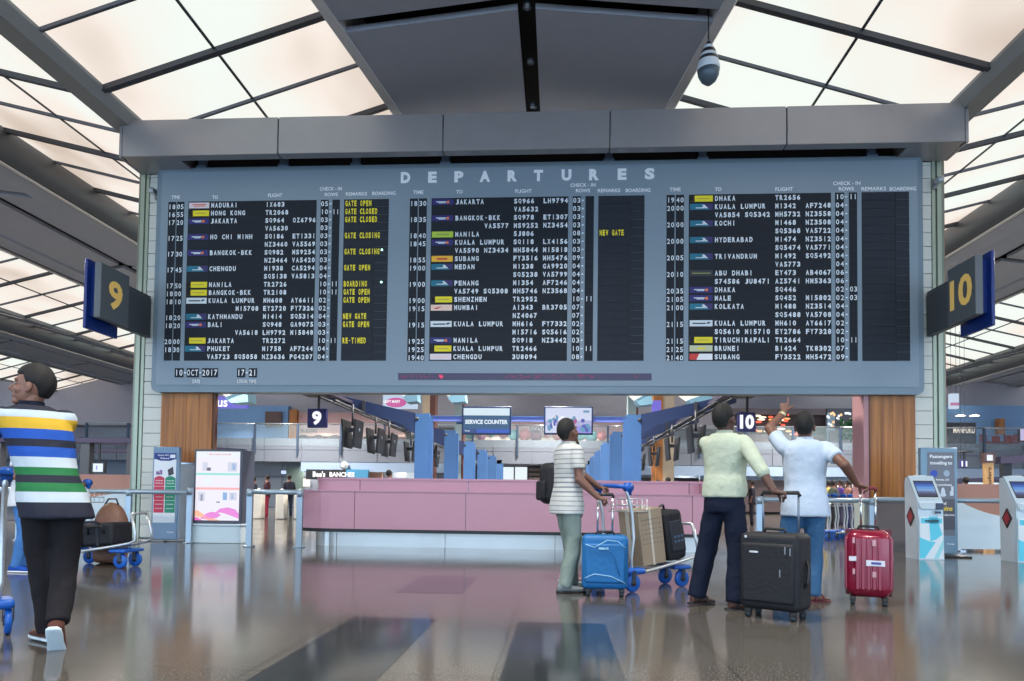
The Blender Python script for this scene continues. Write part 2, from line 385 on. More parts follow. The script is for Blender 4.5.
# wood cladding and grey plinth panels inside the piers
def clad(n, px0, px1, pyb, jamb):
    a, b = X(px0, 13.96, 430), X(px1, 13.96, 430); zb = Z(pyb, 13.96, (px0+px1)/2)
    mb = MB(); k = 4
    for i in range(k):
        c, d = a+(b-a)*i/k, a+(b-a)*(i+1)/k; mb.rbox(c+.0005, d-.0005, 13.94, 14.08, zb, 7.3, .004, 0, seg=1)
    if jamb: mb.box(a-.11, a-.01, 13.93, 14.45, zb, 7.3, 1); mb.box(a-.015, a+.004, 13.92, 14.45, zb, 7.3, 2)
    else: mb.box(b+.0, b+.05, 13.97, 14.08, zb, 7.3, 2)
    struct('trim_%d' % n, mb, [M_WOOD, M_PINKJ, mat('wood_edge', sr(92, 56, 40), .5)])
    mb = MB(); mb.box(a, b+.02, 14.0, 14.4, 0, zb, 0); mb.box(a, b+.02, 13.98, 14.0, zb-.03, zb, 1)
    struct('trim_%d' % (n+1), mb, [mat('plinth_grey', sr(150, 158, 166), .4) if not jamb else mat('plinth_taupe', sr(118, 112, 114), .5), M_STEEL])
clad(5, 161, 212, 462, False); clad(7, 869, 915, 500, True)

# ================================================================== DEPARTURES BOARD
YB = 13.8; BX0, BX1, BZ0, BZ1 = -8.1, 6.78, 2.92, 7.44
M_BRD = mat('board_casing', sr(128, 145, 158), .42, .1, var=.03, nscale=.6)
M_BRE = mat('board_edge', sr(112, 130, 142), .4, .2)
M_FLAP = mat('flap_field', sr(24, 31, 42), .6, var=.2, nscale=8, spec=.3)
M_FLAP2 = mat('flap_seam', sr(12, 15, 19), .6)
M_TINT = mat('flap_window', sr(33, 40, 51), .6, var=.2, nscale=6, spec=.3)
brd = thing('departures_board', 'wide grey departures board with three panels of split-flap flight listings, hung between the two piers', 'departures board', (-.66, YB, BZ0))
def bpart(name, mb, m, lab=None):
    o = mb.build(name, m); o.parent = brd; o.matrix_parent_inverse = Matrix.Translation((.66, -YB, -BZ0))
    if lab: o['label'] = lab
    return o
def rrect(x0, x1, z0, z1, r, n=5):
    out = []
    for cx, cz, a in ((x1-r, z1-r, 0), (x0+r, z1-r, pi/2), (x0+r, z0+r, pi), (x1-r, z0+r, 1.5*pi)):
        out += [(cx+r*cos(a+pi/2*i/n), cz+r*sin(a+pi/2*i/n)) for i in range(n+1)]
    return out
mb = MB(); mb.prism(rrect(BX0, BX1, BZ0, BZ1, .13), .3, (0, YB-.02, 0))
mb.prism(rrect(BX0+.1, BX1-.1, BZ0+.14, BZ1-.09, .03), .05, (0, YB-.036, 0), mi=1)
bpart('casing', mb, [M_BRE, M_BRD])
YF = YB-.036
cols = [[(168.6, 176.4), (177.3, 184.5), (188.6, 316.8), (320.9, 328.9), (332.6, 340), (344.3, 389)],
        [(410, 418), (419, 427), (431.6, 568.4), (572.7, 581), (585.4, 594), (598.4, 644.5)],
        [(666.6, 674.6), (675.8, 684), (688.9, 831), (835, 844), (848.8, 857), (861.6, 909)]]
cols = [[(X(a, YF, 200), X(b, YF, 200)) for a, b in c] for c in cols]
FZ1, FZ0 = 6.745, 3.545; RH = (FZ1-FZ0)/20
rowz = [FZ1-RH*(i+.5) for i in range(20)]
ROWS = [
 [("18 05","r","MADURAI       IX683","05","","GATE OPEN",0),("16 55","y","HONG KONG     TR2068","10","11","GATE CLOSED",0),("17 20","s","JAKARTA       SQ964  OZ6796","03","","GATE CLOSED",0),
  ("","","              VA5630","03","","",0),("17 25","s","HO CHI MINH   SQ186  ET1331","03","","GATE CLOSING",0),("","","              NZ3460 VA5569","03","","",0),
  ("17 30","s","BANGKOK-BKK   SQ982  MS9254","03","","GATE CLOSING",1),("","","              NZ3464 VA5420","03","","",0),("17 45","m","CHENGDU       MI938  CA5294","04","","GATE OPEN",0),
  ("","","              SQ5138 VA5813","04","","",0),("17 50","y","MANILA        TR2726","10","11","BOARDING",1),("18 00","y","BANGKOK-BKK   TR2108","10","11","GATE OPEN",0),
  ("18 10","w","KUALA LUMPUR  MH608  AY6611","02","","GATE OPEN",0),("","","       MI5708 EY2720 FY7326","02","","",0),("18 20","m","KATHMANDU     MI414  SQ5314","04","","NEW GATE",0),
  ("18 20","s","BALI          SQ948  GA9075","03","","GATE OPEN",0),("","","       VA5618 LH9792 MI5848","03","","",0),("20 00","y","JAKARTA       TR2272","10","11","RE-TIMED",0),
  ("18 30","m","PHUKET        MI758  AF7244","04","","",0),("","","VA5723 SQ5058 NZ3636 PG4207","04","","",0)],
 [("18 30","s","JAKARTA       SQ966  LH9794","03","","",0),("","","              VA5632","03","","",0),("18 35","s","BANGKOK-BKK   SQ978  ET1307","03","","",0),
  ("","","       VA5577 MS9252 NZ3454","03","","",0),("18 40","g","MANILA        5J806","08","","NEW GATE",0),("18 45","s","KUALA LUMPUR  SQ118  LX4156","03","","",0),
  ("","","VA5590 NZ3434 MH5844 MI5818","03","","",0),("18 55","o","SUBANG        FY3516 MH5476","09","","",0),("19 00","m","MEDAN         MI238  GA9920","04","","",0),
  ("","","              SQ5238 VA5799","04","","",0),("19 00","m","PENANG        MI354  AF7246","04","","",0),("","","VA5749 SQ5308 MH5746 NZ3568","04","","",0),
  ("19 00","y","SHENZHEN      TR2952","10","11","",0),("19 15","i","MUMBAI        AI343  BR3705","07","","",0),("","","              NZ4067","07","","",0),
  ("19 15","w","KUALA LUMPUR  MH616  FY7332","02","","",0),("","","              MI5716 SQ5616","02","","",0),("19 25","s","MANILA        SQ918  NZ3442","03","","",0),
  ("19 25","y","KUALA LUMPUR  TR2466","10","11","",0),("19 40","p","CHENGDU       3U8094","08","","",0)],
 [("19 40","y","DHAKA         TR2656","10","11","",0),("20 00","m","KUALA LUMPUR  MI342  AF7248","04","","",0),("","","VA5854 SQ5342 MH5732 NZ3558","04","","",0),
  ("20 00","m","KOCHI         MI468  NZ3508","04","","",0),("","","              SQ5368 VA5722","04","","",0),("20 00","m","HYDERABAD     MI474  NZ3512","04","","",0),
  ("","","              SQ5474 VA5771","04","","",0),("20 05","m","TRIVANDRUM    MI492  SQ5492","04","","",0),("","","              VA5773","04","","",0),
  ("20 10","e","ABU DHABI     EY473  AB4067","06","","",0),("","","S74586 JU8471 AZ5741 HM5363","06","","",0),("20 35","s","DHAKA         SQ446","02","03","",0),
  ("21 05","s","MALE          SQ452  MI5802","02","03","",0),("21 00","m","KOLKATA       MI488  NZ3514","04","","",0),("","","              SQ5488 VA5708","04","","",0),
  ("21 15","w","KUALA LUMPUR  MH610  AY6617","02","","",0),("","","SQ5610 MI5710 EY2786 FY7328","02","","",0),("21 15","y","TIRUCHIRAPALI TR2664","10","11","",0),
  ("21 25","b","BRUNEI        BI424  TK8302","07","","",0),("21 40","f","SUBANG        FY3522 MH5472","09","","",0)]]
LC = {k: mat('logo_'+k, sr(*c), .55, var=0) for k, c in dict(y=(232, 216, 20), s=(38, 36, 110), m=(14, 112, 138), w=(214, 226, 234), r=(222, 210, 214), g=(176, 206, 66), o=(240, 182, 52), i=(238, 206, 190), p=(226, 214, 222), e=(44, 50, 56), b=(196, 200, 168), f=(236, 238, 240), n=(52, 44, 104), k=(20, 22, 16), d=(206, 60, 52), x=(228, 120, 60), t=(150, 150, 80)).items()}
LK = list(LC)
for pi_, cset in enumerate(cols):
    mb = MB(); names = ('time_flaps', 'time_flaps', 'flight_flaps', 'row_flaps', 'row_flaps', 'remarks_flaps')
    for ci, (a, b) in enumerate(cset):
        mb = MB(); mb.box(a, b, YF-.004, YF+.004, FZ0, FZ1, 1)
        if ci == 2: ct = X((211.2, 455.3, 714.3)[pi_], YF, 200); cw = (b-ct)/27
        for r in range(20):
            z0, z1 = rowz[r]-RH/2+.007, rowz[r]+RH/2-.007
            if ci == 2:
                mb.box(a+.006, ct-.004, YF-.010, YF-.003, z0, z1, 0)
                for c in range(27):
                    for q in ((z0, (z0+z1)/2-.0012), ((z0+z1)/2+.0012, z1)): mb.add([(ct+c*cw+.003, YF-.010, q[0]), (ct+(c+1)*cw-.003, YF-.010, q[0]), (ct+(c+1)*cw-.003, YF-.010, q[1]), (ct+c*cw+.003, YF-.010, q[1])], [(0,1,2,3)], 0)
            elif ci == 5:
                mid = a+(b-a)*.70
                mb.box(a+.004, mid-.006, YF-.010, YF-.003, z0, z1, 0); mb.box(mid+.006, b-.004, YF-.010, YF-.003, z0+.004, z1, 0)
                mb.box(mid+.01, b-.01, YF-.014, YF-.009, z0-.002, z0+.004, 2)
            else:
                h = (a+b)/2
                for p, q in ((a+.004, h-.002), (h+.002, b-.004)): mb.box(p, q, YF-.010, YF-.003, z0, z1, 0)
        bpart(names[ci], mb, [M_FLAP if ci != 5 else M_TINT, M_FLAP2, mat('flap_glint', sr(70, 84, 96), .3)])
    lt = MB(); ly = MB(); YT = YF-.013
    (ta, tb), (ua, ub), (fa, fb), (ca, cb), (da, db), (ra, rb_) = cset
    for r, (tm, lg, tx, c1, c2, rem, led) in enumerate(ROWS[pi_]):
        z = rowz[r]-.004; H_ = .098
        if tm:
            cell_text(lt, tm[:2], ta, z-.02, YT, (tb-ta)/2, H_); cell_text(lt, tm[3:], ua, z-.02, YT, (ub-ua)/2, H_)
        cell_text(lt, tx, ct, z, YT, cw, H_, bold=.045)
        cell_text(lt, c1, ca, z, YT, (cb-ca)/2, H_); lt.box(cb+.02, cb+.055, YT, YT+.01, z-.012, z+.012)
        if c2: cell_text(lt, c2, da, z, YT, (db-da)/2, H_)
        if rem: cell_text(ly, rem, ra+.02, z, YT, .0595, .115, bold=.05)
        if led: g_ = MB(); g_.ell((rb_-.12, YT, z+.03), (.022, .012, .022)); bpart('boarding_lamp', g_, glow('led_green', (.45, 1, .85), 3), 'small lit green lamp')
        if lg:
            lo = MB(); a, b = fa+.02, ct-.03; h = .058; zz = z+.0
            lo.box(a, b, YT-.002, YT+.006, zz-h, zz+h, LK.index('y') if lg not in LK else LK.index(lg)); yq = YT-.004
            L_ = b-a; K = LK.index
            def q(x0, x1, z0, z1, c): lo.add([(a+L_*x0, yq, zz+h*z0), (a+L_*x1, yq, zz+h*z0), (a+L_*x1, yq, zz+h*z1), (a+L_*x0, yq, zz+h*z1)], [(0,1,2,3)], K(c))
            def tr(p, c): lo.add([(a+L_*u, yq, zz+h*v) for u, v in p], [tuple(range(len(p)))], K(c))
            if lg == 'y':
                q(0, .2, -1, 1, 'k'); tr([(.1+.07*cos(t), .75*sin(t)) for t in [i*pi/5 for i in range(10)]], 'y'); yq -= .001; tr([(.1+.04*cos(t), .4*sin(t)) for t in [i*pi/4 for i in range(8)]], 'k'); q(.3, .85, -.12, .1, 't')
            if lg == 's': q(.18, .52, -.05, .25, 'w'); q(.3, .62, -.4, -.12, 'w'); q(.52, .66, -.05, .25, 'w'); tr([(.68, -.55), (.82, -.3), (.76, .55), (.66, .1)], 'x')
            if lg == 'm': tr([(.62, 1), (1, 1), (1, -1), (.86, -1)], 'n'); tr([(.25, -.5), (.72, -.5), (.70, -.1), (.58, .15), (.5, -.22), (.25, -.22)], 'w'); tr([(.52, .55), (.62, .7), (.8, -.5), (.7, -.5)], 'f')
            if lg == 'w': q(.12, .7, -.25, .15, 'e'); tr([(.76, -.3), (.92, .1), (.86, .5), (.74, .2)], 'e')
            if lg == 'r': q(.15, .85, .1, .4, 'd'); q(.25, .8, -.4, -.1, 'x')
            if lg == 'g': q(.2, .8, -.2, .2, 't')
            if lg == 'o': q(.25, .75, -.3, .25, 'd'); 
            if lg == 'i': tr([(.12, -.4), (.3, .1), (.55, .5), (.3, -.5)], 'd')
            if lg == 'p': q(.15, .8, -.2, .1, 'i')
            if lg == 'e': q(.1, .9, -.15, .15, 't')
            if lg == 'b': q(.35, .7, -.3, .3, 'y')
            if lg == 'f': tr([(0, 1), (0, -1), (.3, -1), (.42, 1)], 'd')
            bpart('airline_plate', lo, [LC[c] for c in LK])
    bpart('flap_lettering', lt, M_LETF)
    if ly.v: bpart('remark_lettering', ly, M_LETY, 'yellow remark lettering')
    hd = MB()
    tgt = [[(176, 197, 9, 'TIME'), (215.5, 197, 6, 'TO'), (275.5, 195, 15, 'FLIGHT'), (331, 188.5, 23, 'CHECK - IN'), (331.5, 194.2, 13.5, 'ROWS'), (356.5, 193.6, 22, 'REMARKS'), (384, 193, 24, 'BOARDING')],
           [(418.5, 192, 10.5, 'TIME'), (459.5, 191.5, 6.5, 'TO'), (523.5, 190.8, 16.5, 'FLIGHT'), (583, 184.8, 25, 'CHECK - IN'), (583, 190.3, 14, 'ROWS'), (609, 190.2, 22.5, 'REMARKS'), (638, 190, 24.5, 'BOARDING')],
           [(675, 189.2, 11, 'TIME'), (718, 189, 6.5, 'TO'), (784, 188.8, 17, 'FLIGHT'), (846.5, 183, 26, 'CHECK - IN'), (846, 188.6, 14.5, 'ROWS'), (873.5, 188.5, 23.5, 'REMARKS'), (902.5, 188.4, 25, 'BOARDING')]][pi_]
    for px, py, wd, s in tgt:
        xx, zz = at(px, py, YF); text(hd, s, (xx, YF-.012, zz), wd*.0193, .072, bold=.02)
    bpart('column_headings', hd, M_LETW)
mb = MB()
for px, c, wf in zip((405.8, 432.6, 459, 485, 512.4, 538.5, 566.5, 594, 622, 649.6), 'DEPARTURES', (1, .9, .95, 1.1, 1, .95, 1, 1, .9, 1)):
    xx = X(px, YF, 174); text(mb, c, (xx, YF-.014, 7.16), .19*wf, .225, bold=.06)
bpart('title_lettering', mb, M_LETW, 'white capitals spelling DEPARTURES')
mb = MB(); ml = MB()
def flapgrp(px0, px1, s):
    a, b = X(px0, YF, 372), X(px1, YF, 372); n = len(s); cwid = (b-a)/n; zc = Z(372.3, YF, (px0+px1)/2)
    mb.box(a, b, YF-.012, YF, zc-.09, zc+.09, 0); cell_text(ml, s, a, zc, YF-.016, cwid, .12)
flapgrp(175, 183.5, '10'); flapgrp(187, 199, 'OCT'); flapgrp(202.2, 218, '2017'); flapgrp(237.2, 245.2, '17'); flapgrp(249, 257, '21')
for px in (185.3, 200.6, 247): xx, zz = at(px, 372.3, YF); ml.box(xx-.02, xx+.02, YF-.014, YF-.01, zz-.014, zz+.014)
bpart('date_and_time_flaps', mb, M_FLAP)
for px, s, wd in ((196.5, 'DATE', 8), (247, 'LOCAL TIME', 20)): xx, zz = at(px, 381, YF); text(ml, s, (xx, YF-.012, zz), wd*.0193, .07, bold=.02)
bpart('date_lettering', ml, M_LETW)
mb = MB(); a, b = X(398.3, YF, 375), X(651.5, YF, 377); zc = Z(376.2, YF, 525)
mb.box(a, b, YF-.014, YF, zc-.065, zc+.065, 0)
for (u0, u1, n) in ((.01, .16, 30), (.43, .78, 90), (.93, .97, 4)):
    for i in range(n):
        u = random.uniform(u0, u1); v = random.uniform(-.035, .035); xx = a+(b-a)*u; mb.box(xx-.008, xx+.008, YF-.017, YF-.012, zc+v-.008, zc+v+.008, 1)
for i in range(14): xx = a+(b-a)*(.165+.018*random.random()); v = random.uniform(-.035, .035); mb.box(xx-.008, xx+.008, YF-.017, YF-.012, zc+v-.01, zc+v+.01, 2)
bpart('message_strip', mb, [mat('strip_purple', sr(58, 48, 82), .3), mat('led_dim', sr(120, 30, 80), .5, emit=(.5, .02, .15), es=.25), glow('led_red', (1, .04, .16), .9)])
for px in (204, 285, 357, 446, 525, 608.6, 702, 786, 870):
    if px in (525, 786): continue
    xx = X(px, YB+.1, 162); mb = MB(); mb.box(xx-.07, xx+.07, YB+.0, YB+.12, BZ1-.03, BZ1+.45); mb.box(xx-.1, xx+.1, YB-.01, YB+.15, BZ1-.02, BZ1+.06)
    bpart('hanger', mb, mat('hanger_blue', sr(120, 144, 176), .4, .2))

# ================================================================== GATE SIGNS on the piers
def gate_sign(num, xin, s, lab):
    t = thing('gate_number_sign', lab, 'sign', (xin, 13.95, 4.0))
    def part(name, mb, m, l=None):
        o = mb.build(name, m, t); o.matrix_parent_inverse = Matrix.Translation((-xin, -13.95, -4.0))
        if l: o['label'] = l
    b = MB(); x0, x1 = sorted((xin, xin-s*.12)); b.rbox(x0, x1, 12.85, 13.99, 4.05, 4.84, .01, seg=1); b.box(x0+.02, x1-.02, 12.9, 13.99, 4.84, 4.90)
    part('arm', b, M_DGREY)
    b = MB(); x0, x1 = sorted((xin+s*.03, xin-s*.10)); b.rbox(x0, x1, 12.33, 13.18, 4.06, 5.06, .01, seg=1); part('face_panel', b, mat('sign_slate', sr(92, 100, 106), .4))
    b = MB(); x0, x1 = sorted((xin-s*.2, xin-s*.26)); b.rbox(x0, x1, 12.28, 13.22, 3.86, 5.12, .01, seg=1); b.box(*sorted((xin-s*.09, xin-s*.21)), 12.4, 13.1, 4.1, 5.0)
    part('back_panel', b, mat('sign_blue', sr(8, 44, 120), .35), 'deep blue backing panel')
    b = MB(); text(b, num, (xin+s*.034, 12.76, 4.56), .42 if num == '9' else .68, .54, (0, s, 0), (0, 0, 1), bold=.035)
    part('numeral', b, mat('sign_yellow', sr(246, 206, 110), .4, var=0, emit=(.9, .6, .2), es=.12), 'cream yellow numeral')
gate_sign('9', -8.27, 1, 'grey and blue sign with a yellow number 9 projecting from the left pier')
gate_sign('10', 6.93, -1, 'grey and blue sign with a yellow number 10 projecting from the right pier')
# cameras under the header
for px, py, s, lab in ((154, 192, 1, 'small security camera high on the left pier beside the board'), (938, 181, -1, 'small security camera high on the right pier beside the board')):
    xx, zz = at(px, py, 13.85); t = thing('security_camera', lab, 'camera', (xx, 14.0, zz))
    b = MB(); b.box(-.04, .04, -.06, 0, -.1, .1); b.tube([(0, -.03, 0), (0, -.12, 0), (s*.03, -.16, .03)], .018); b.build('bracket', M_GREY, t)
    b = MB(); b.rbox(-.05, .05, -.28, -.12, -.04, .06, .015); b.cyl((0, -.3, .01), (0, -.27, .01), .03); b.build('camera_body', M_STEEL, t)
# striped hanging lantern-like loudspeaker beside the spine
xx, zz = at(708.5, 59, 11.5); t = thing('hanging_loudspeaker', 'dark and light striped teardrop loudspeaker hanging at the edge of the central ceiling spine', 'loudspeaker', (xx, 11.5, zz-.42))
b = MB(); b.lathe([(.001, -.02), (.05, .01), (.12, .07), (.165, .16), (.175, .24)], 20); b.build('dome', mat('speaker_dome', sr(84, 100, 112), .4, .3), t)
b = MB(); pr = [(.178, .24), (.182, .27), (.17, .34), (.145, .45), (.11, .56), (.06, .66), (.02, .72), (.01, .74)]; b.lathe(pr, 20)
o = b.build('shell', bands('speaker_stripes', [(0, sr(210, 220, 228)), (.38, (.01, .012, .018)), (.44, sr(205, 215, 225)), (.50, (.01, .012, .018)), (.57, sr(205, 215, 225)), (.64, (.01, .012, .018)), (.72, sr(205, 215, 225)), (.80, (.01, .012, .018)), (.88, sr(190, 200, 210))], rough=.4, bump=0), t)
b = MB(); b.cyl((0, 0, .7), (0, 0, 8.95-(zz-.42)), .012, n=8); b.build('cable', M_BLK, t)

# ================================================================== FAR HALL
def pb(mb, px0, py0, px1, py1, Y, d=.1, mi=0):       # box whose front face is at depth Y
    x0, x1 = X(px0, Y, (py0+py1)/2), X(px1, Y, (py0+py1)/2); pm = (px0+px1)/2
    z1, z0 = Z(py0, Y, pm), Z(py1, Y, pm)
    mb.box(x0, x1, Y, Y+d, z0, z1, mi); return x0, x1, z0, z1
M_FTILE = mat('far_wall_tile', sr(134, 142, 156), .5, var=.08, nscale=.5)
M_FJ = mat('far_joint', sr(104, 110, 124), .6)
M_PAR = mat('parapet_grey', sr(112, 119, 132), .5)
M_BAND = mat('pale_blue_band', sr(146, 166, 192), .45)
M_BLUEW = mat('pale_blue_wall', sr(112, 152, 198), .5)
M_GLASS = mat('rail_glass', sr(180, 205, 215), .05, var=0, alpha=.07)
M_POST = mat('rail_post', sr(64, 78, 100), .4, .3)
M_MAUVE = mat('upper_wall_mauve', sr(168, 166, 176), .6)
mb = MB(); mb.box(-60, 60, 52, 52.4, 0, 5.7, 0); mb.box(-60, 60, 50, 52.4, 5.7, 10, 1); struct('wall_back', mb, [M_MAUVE, M_MAUVE])
mb = MB(); mb.box(-60, -58, -14, 52, 0, 9.6); struct('wall_far_left', mb, M_MAUVE)
mb = MB(); mb.box(58, 60, -14, 52, 0, 9.6); struct('wall_far_right', mb, M_MAUVE)
# mezzanine: slab, parapet of tiles, lower wall
YM = 44.0; zt = 4.35; zs = 2.9
mb = MB(); mb.box(-60, 60, YM+.3, 52, 3.6, 4.1, 0); struct('floor_upper', mb, mat('upper_floor_grey', sr(150, 146, 142), .3))
mb = MB(); x = -40.0
while x < 40:
    mb.box(x+.03, x+2.37, YM, YM+.3, zs+.75, zt, 0); mb.box(x+.03, x+2.37, YM, YM+.3, zs, zs+.72, 0)
    x += 2.4
mb.box(-60, 60, YM+.04, YM+.28, zs+.02, zt-.02, 1)
struct('wall_mezzanine', mb, [M_PAR, M_FJ])
mb = MB(); xa, xb = -26, X(330, 46, 480); x = xa
while x < xb:
    for z in (0, 1.0, 2.0): mb.box(x+.03, x+1.97, 46, 46.2, z+.03, z+.97, 0)
    x += 2
mb.box(xa, xb, 46.05, 46.3, 0, 3.1, 1); mb.box(xb, X(465, 46), 46, 46.3, 2.15, 3.1, 2); mb.box(X(590, 46), 40, 46, 46.3, 2.2, 3.1, 2)
struct('wall_lower', mb, [M_FTILE, M_FJ, M_BAND])
mb = MB(); mb.box(X(300, YM), X(465, YM), YM+.02, YM+.3, 2.3, 2.88); mb.box(X(590, YM), 40, YM+.02, YM+.3, 2.3, 2.88); struct('trim_10', mb, M_BAND)
mb = MB(); mb.box(-60, -26, 44.5, 44.8, 0, 2.9); struct('wall_lower_left', mb, mat('lower_left_wall', sr(104, 118, 138), .5))
def bal_label(i, x):
    pxc = 558+(x+1.4)/YM*F
    spots = ['leftmost of the whole row', 'second from the left end', 'behind the striped polo man', 'just left of the left pier', 'hidden mostly by the left pier',
             'right of the left wood panel, above the light box', 'under the brown screen', 'beside the hanging number 9', 'behind the first hanging screens', 'behind the further left hanging screens',
             'below the SERVICE COUNTER monitor', 'between the two monitors', 'under the pale picture monitor', 'behind the right row of blue frames', 'behind the timber column', 'behind the cream shirt man',
             'under the number 10 sign', 'behind the white shirt man', 'in front of the bright boutique', 'hidden mostly by the right pier', 'just right of the right pier', 'at the right edge of the view']
    return 'glass balustrade panel on the mezzanine, '+spots[min(i, 21)]
for i in range(22):                                   # glass balustrade panels with their posts
    x = -30 + i*2.75
    t = thing('glass_balustrade', 'clear glass balustrade panel with dark post on the edge of the far mezzanine', 'railing', (x, YM-.05, 3.6), 0, 'balustrade panels along the mezzanine'); t['label'] = bal_label(i, x)
    b = MB(); b.box(.06, 2.69, -.02, 0, .3, 1.62); b.build('glass_panel', M_GLASS, t)
    b = MB(); b.box(-.06, .06, -.08, .06, -.25, 1.65); b.build('post', M_POST, t)
    b = MB(); b.tube([(-.0, -.01, 1.66), (2.75, -.01, 1.66)], .04, 8); b.build('top_rail', M_STEEL, t)

def signtext(mb, s, px, py, Y, wpx, hm, mi=0, bold=.02):
    xx, zz = at(px, py, Y); text(mb, s, (xx, Y, zz), wpx*Y/F, hm, mi=mi, bold=bold)
W = lambda n, r, g, b_, e=0: mat(n, sr(r, g, b_), .5, var=.05) if not e else mat(n, sr(r, g, b_), .5, var=0, emit=sr(r, g, b_), es=e)
# upper shops
def flat_thing(name, label, cat, parts, group=None):
    """parts: (part name, material, [(px0,py0,px1,py1,Y,depth)])"""
    q = parts[0][2][0]; xx, zz = at((q[0]+q[2])/2, q[3], q[4]); t = thing(name, label, cat, (xx, q[4], zz), 0, group)
    inv = Matrix.Translation((-xx, -q[4], -zz)); n = []
    for pn, mt, qs in parts:
        b = MB()
        for p in qs: pb(b, *p)
        o = b.build(pn, mt, t); o.matrix_parent_inverse = inv; n.append(o)
    t['_'] = 1; del t['_']
    return t, inv
def addpart(t, inv, name, mb, m): o = mb.build(name, m, t); o.matrix_parent_inverse = inv; return o
t, iv = flat_thing('shopfront', 'pale blue shop wall with a brown screen behind the glass balustrade at upper left', 'shop',
    [('facade', M_BLUEW, [(150, 405, 288, 445, 49, .6)]), ('screen', W('brown_screen', 92, 70, 66), [(265, 411, 281, 426, 48.7, .2)]), ('column', M_WOOD, [(289, 409, 296.5, 440, 48.6, .4)])])
t, iv = flat_thing('shopfront', 'pink toned shop with dark round arches, left of the check-in frames', 'shop',
    [('facade', W('shop_pink', 186, 150, 150), [(298, 412, 405, 445, 49, .6)]), ('shelf', W('shop_shelf', 196, 168, 158), [(297, 433, 405, 436, 48.6, .3)])])
b = MB(); signtext(b, 'KI SCOO', 309, 430, 48.5, 17, .25); addpart(t, iv, 'sign_lettering', b, M_BLK)
b = MB()
for px in (303, 318, 335, 352, 370, 388): xx, zz = at(px, 440, 48.5); b.prism([(xx+.5*cos(a), zz+.4*sin(a)) for a in [pi*i/8 for i in range(9)]], .1, (0, 48.5, 0))
addpart(t, iv, 'arches', b, W('arch_dark', 70, 56, 66))
t, iv = flat_thing('shopfront', 'wide pink toned shop with round wall ornaments behind the two monitors', 'shop',
    [('facade', W('shop_rose', 192, 164, 168), [(462, 420, 625, 446, 49, .6)]), ('shelf', W('shop_cream', 214, 204, 196), [(462, 437, 625, 440, 48.6, .3)])])
b = MB(); signtext(b, 'SCOO', 538, 429, 48.4, 17, .42); addpart(t, iv, 'sign_lettering', b, W('sign_navy', 50, 52, 90))
b = MB(); random.seed(3)
for px in range(470, 622, 11):
    xx, zz = at(px, 433+random.random()*3, 48.45); r = .2+random.random()*.22; b.cyl((xx, 48.45, zz), (xx, 48.6, zz), r, n=14, mi=random.randrange(3))
addpart(t, iv, 'wall_ornaments', b, [W('orn_red', 176, 110, 120), W('orn_teal', 90, 140, 150), W('orn_plum', 130, 84, 110)])
t, iv = flat_thing('restaurant', 'dim restaurant with red and orange glowing lights behind the balustrade, right of the 10 sign', 'restaurant',
    [('facade', W('rest_dark', 58, 44, 48), [(733, 408, 826, 446, 49.3, .5)]), ('lintel', W('rest_lintel', 110, 100, 106), [(733, 408, 826, 414, 48.8, .4)]), ('floor_edge', W('rest_low', 96, 84, 90), [(733, 434, 826, 446, 48.8, .3)])])
b = MB()
for i in range(46): xx, zz = at(random.uniform(738, 806), random.uniform(414, 434), 48.7); b.ell((xx, 48.7, zz), (random.uniform(.05, .3), .05, .07), mi=random.choice((0, 0, 1, 2)), n=8, m=5)
addpart(t, iv, 'glowing_lamps', b, [glow('lamp_red', (1, .12, .06), 1.4), glow('lamp_orange', (1, .45, .15), 1.4), glow('lamp_warm', (1, .8, .6), 1.6)])
t, iv = flat_thing('shopfront', 'bright boutique with warm lights and a green tree beside the right wood panel', 'shop',
    [('facade', W('bout', 88, 92, 108), [(827, 408, 905, 446, 49.3, .5)]), ('column', W('bout_col', 150, 178, 206), [(827.5, 412, 835, 440, 48.7, .3)]), ('counter', W('bout_c', 110, 110, 124), [(830, 430, 905, 446, 48.4, .3)])])
b = MB()
for i in range(30): xx, zz = at(random.uniform(827, 860), random.uniform(412, 430), 48.6); b.ell((xx, 48.6, zz), (.08, .05, .09), mi=random.choice((0, 1)), n=8, m=5)
addpart(t, iv, 'shop_lamps', b, [glow('lamp_amber', (1, .62, .3), 1.3), glow('lamp_white', (.9, .95, 1), 1.2)])
xx, zz = at(851, 435, 47); t = thing('potted_tree', 'bushy green tree on the mezzanine next to the boutique', 'tree', (xx, 47, 4.1))
b = MB(); b.cyl((0, 0, .3), (0, 0, 1.0), .06); b.build('trunk', M_RIBD, t)
b = MB()
for i in range(90): a = random.uniform(0, 6.3); r = random.random()*.7; b.ell((r*cos(a), r*sin(a), 1.2+random.uniform(-.5, .8)), (.16, .16, .12), n=6, m=4)
b.build('foliage', W('leaf_green', 40, 84, 58), t)
b = MB(); b.lathe([(.01, 0), (.22, 0), (.28, .4), (.24, .41), (.01, .38)], 14); b.build('pot', M_DGREY, t)
t, iv = flat_thing('restaurant', 'open restaurant with a dark fascia and pale lettering behind the balustrade at far right', 'restaurant',
    [('facade', M_BLUEW, [(945, 405, 1060, 450, 49.3, .5)]), ('fascia', W('rest_black', 44, 46, 58), [(945, 422, 976, 447, 48.8, .4)]), ('column', M_WOOD, [(998, 418, 1005, 434, 48.8, .3)])])
b = MB(); signtext(b, 'MANPUKU', 964, 429.5, 48.7, 20, .42); addpart(t, iv, 'sign_lettering', b, glow('cream_glow', (1, .9, .78), .9))
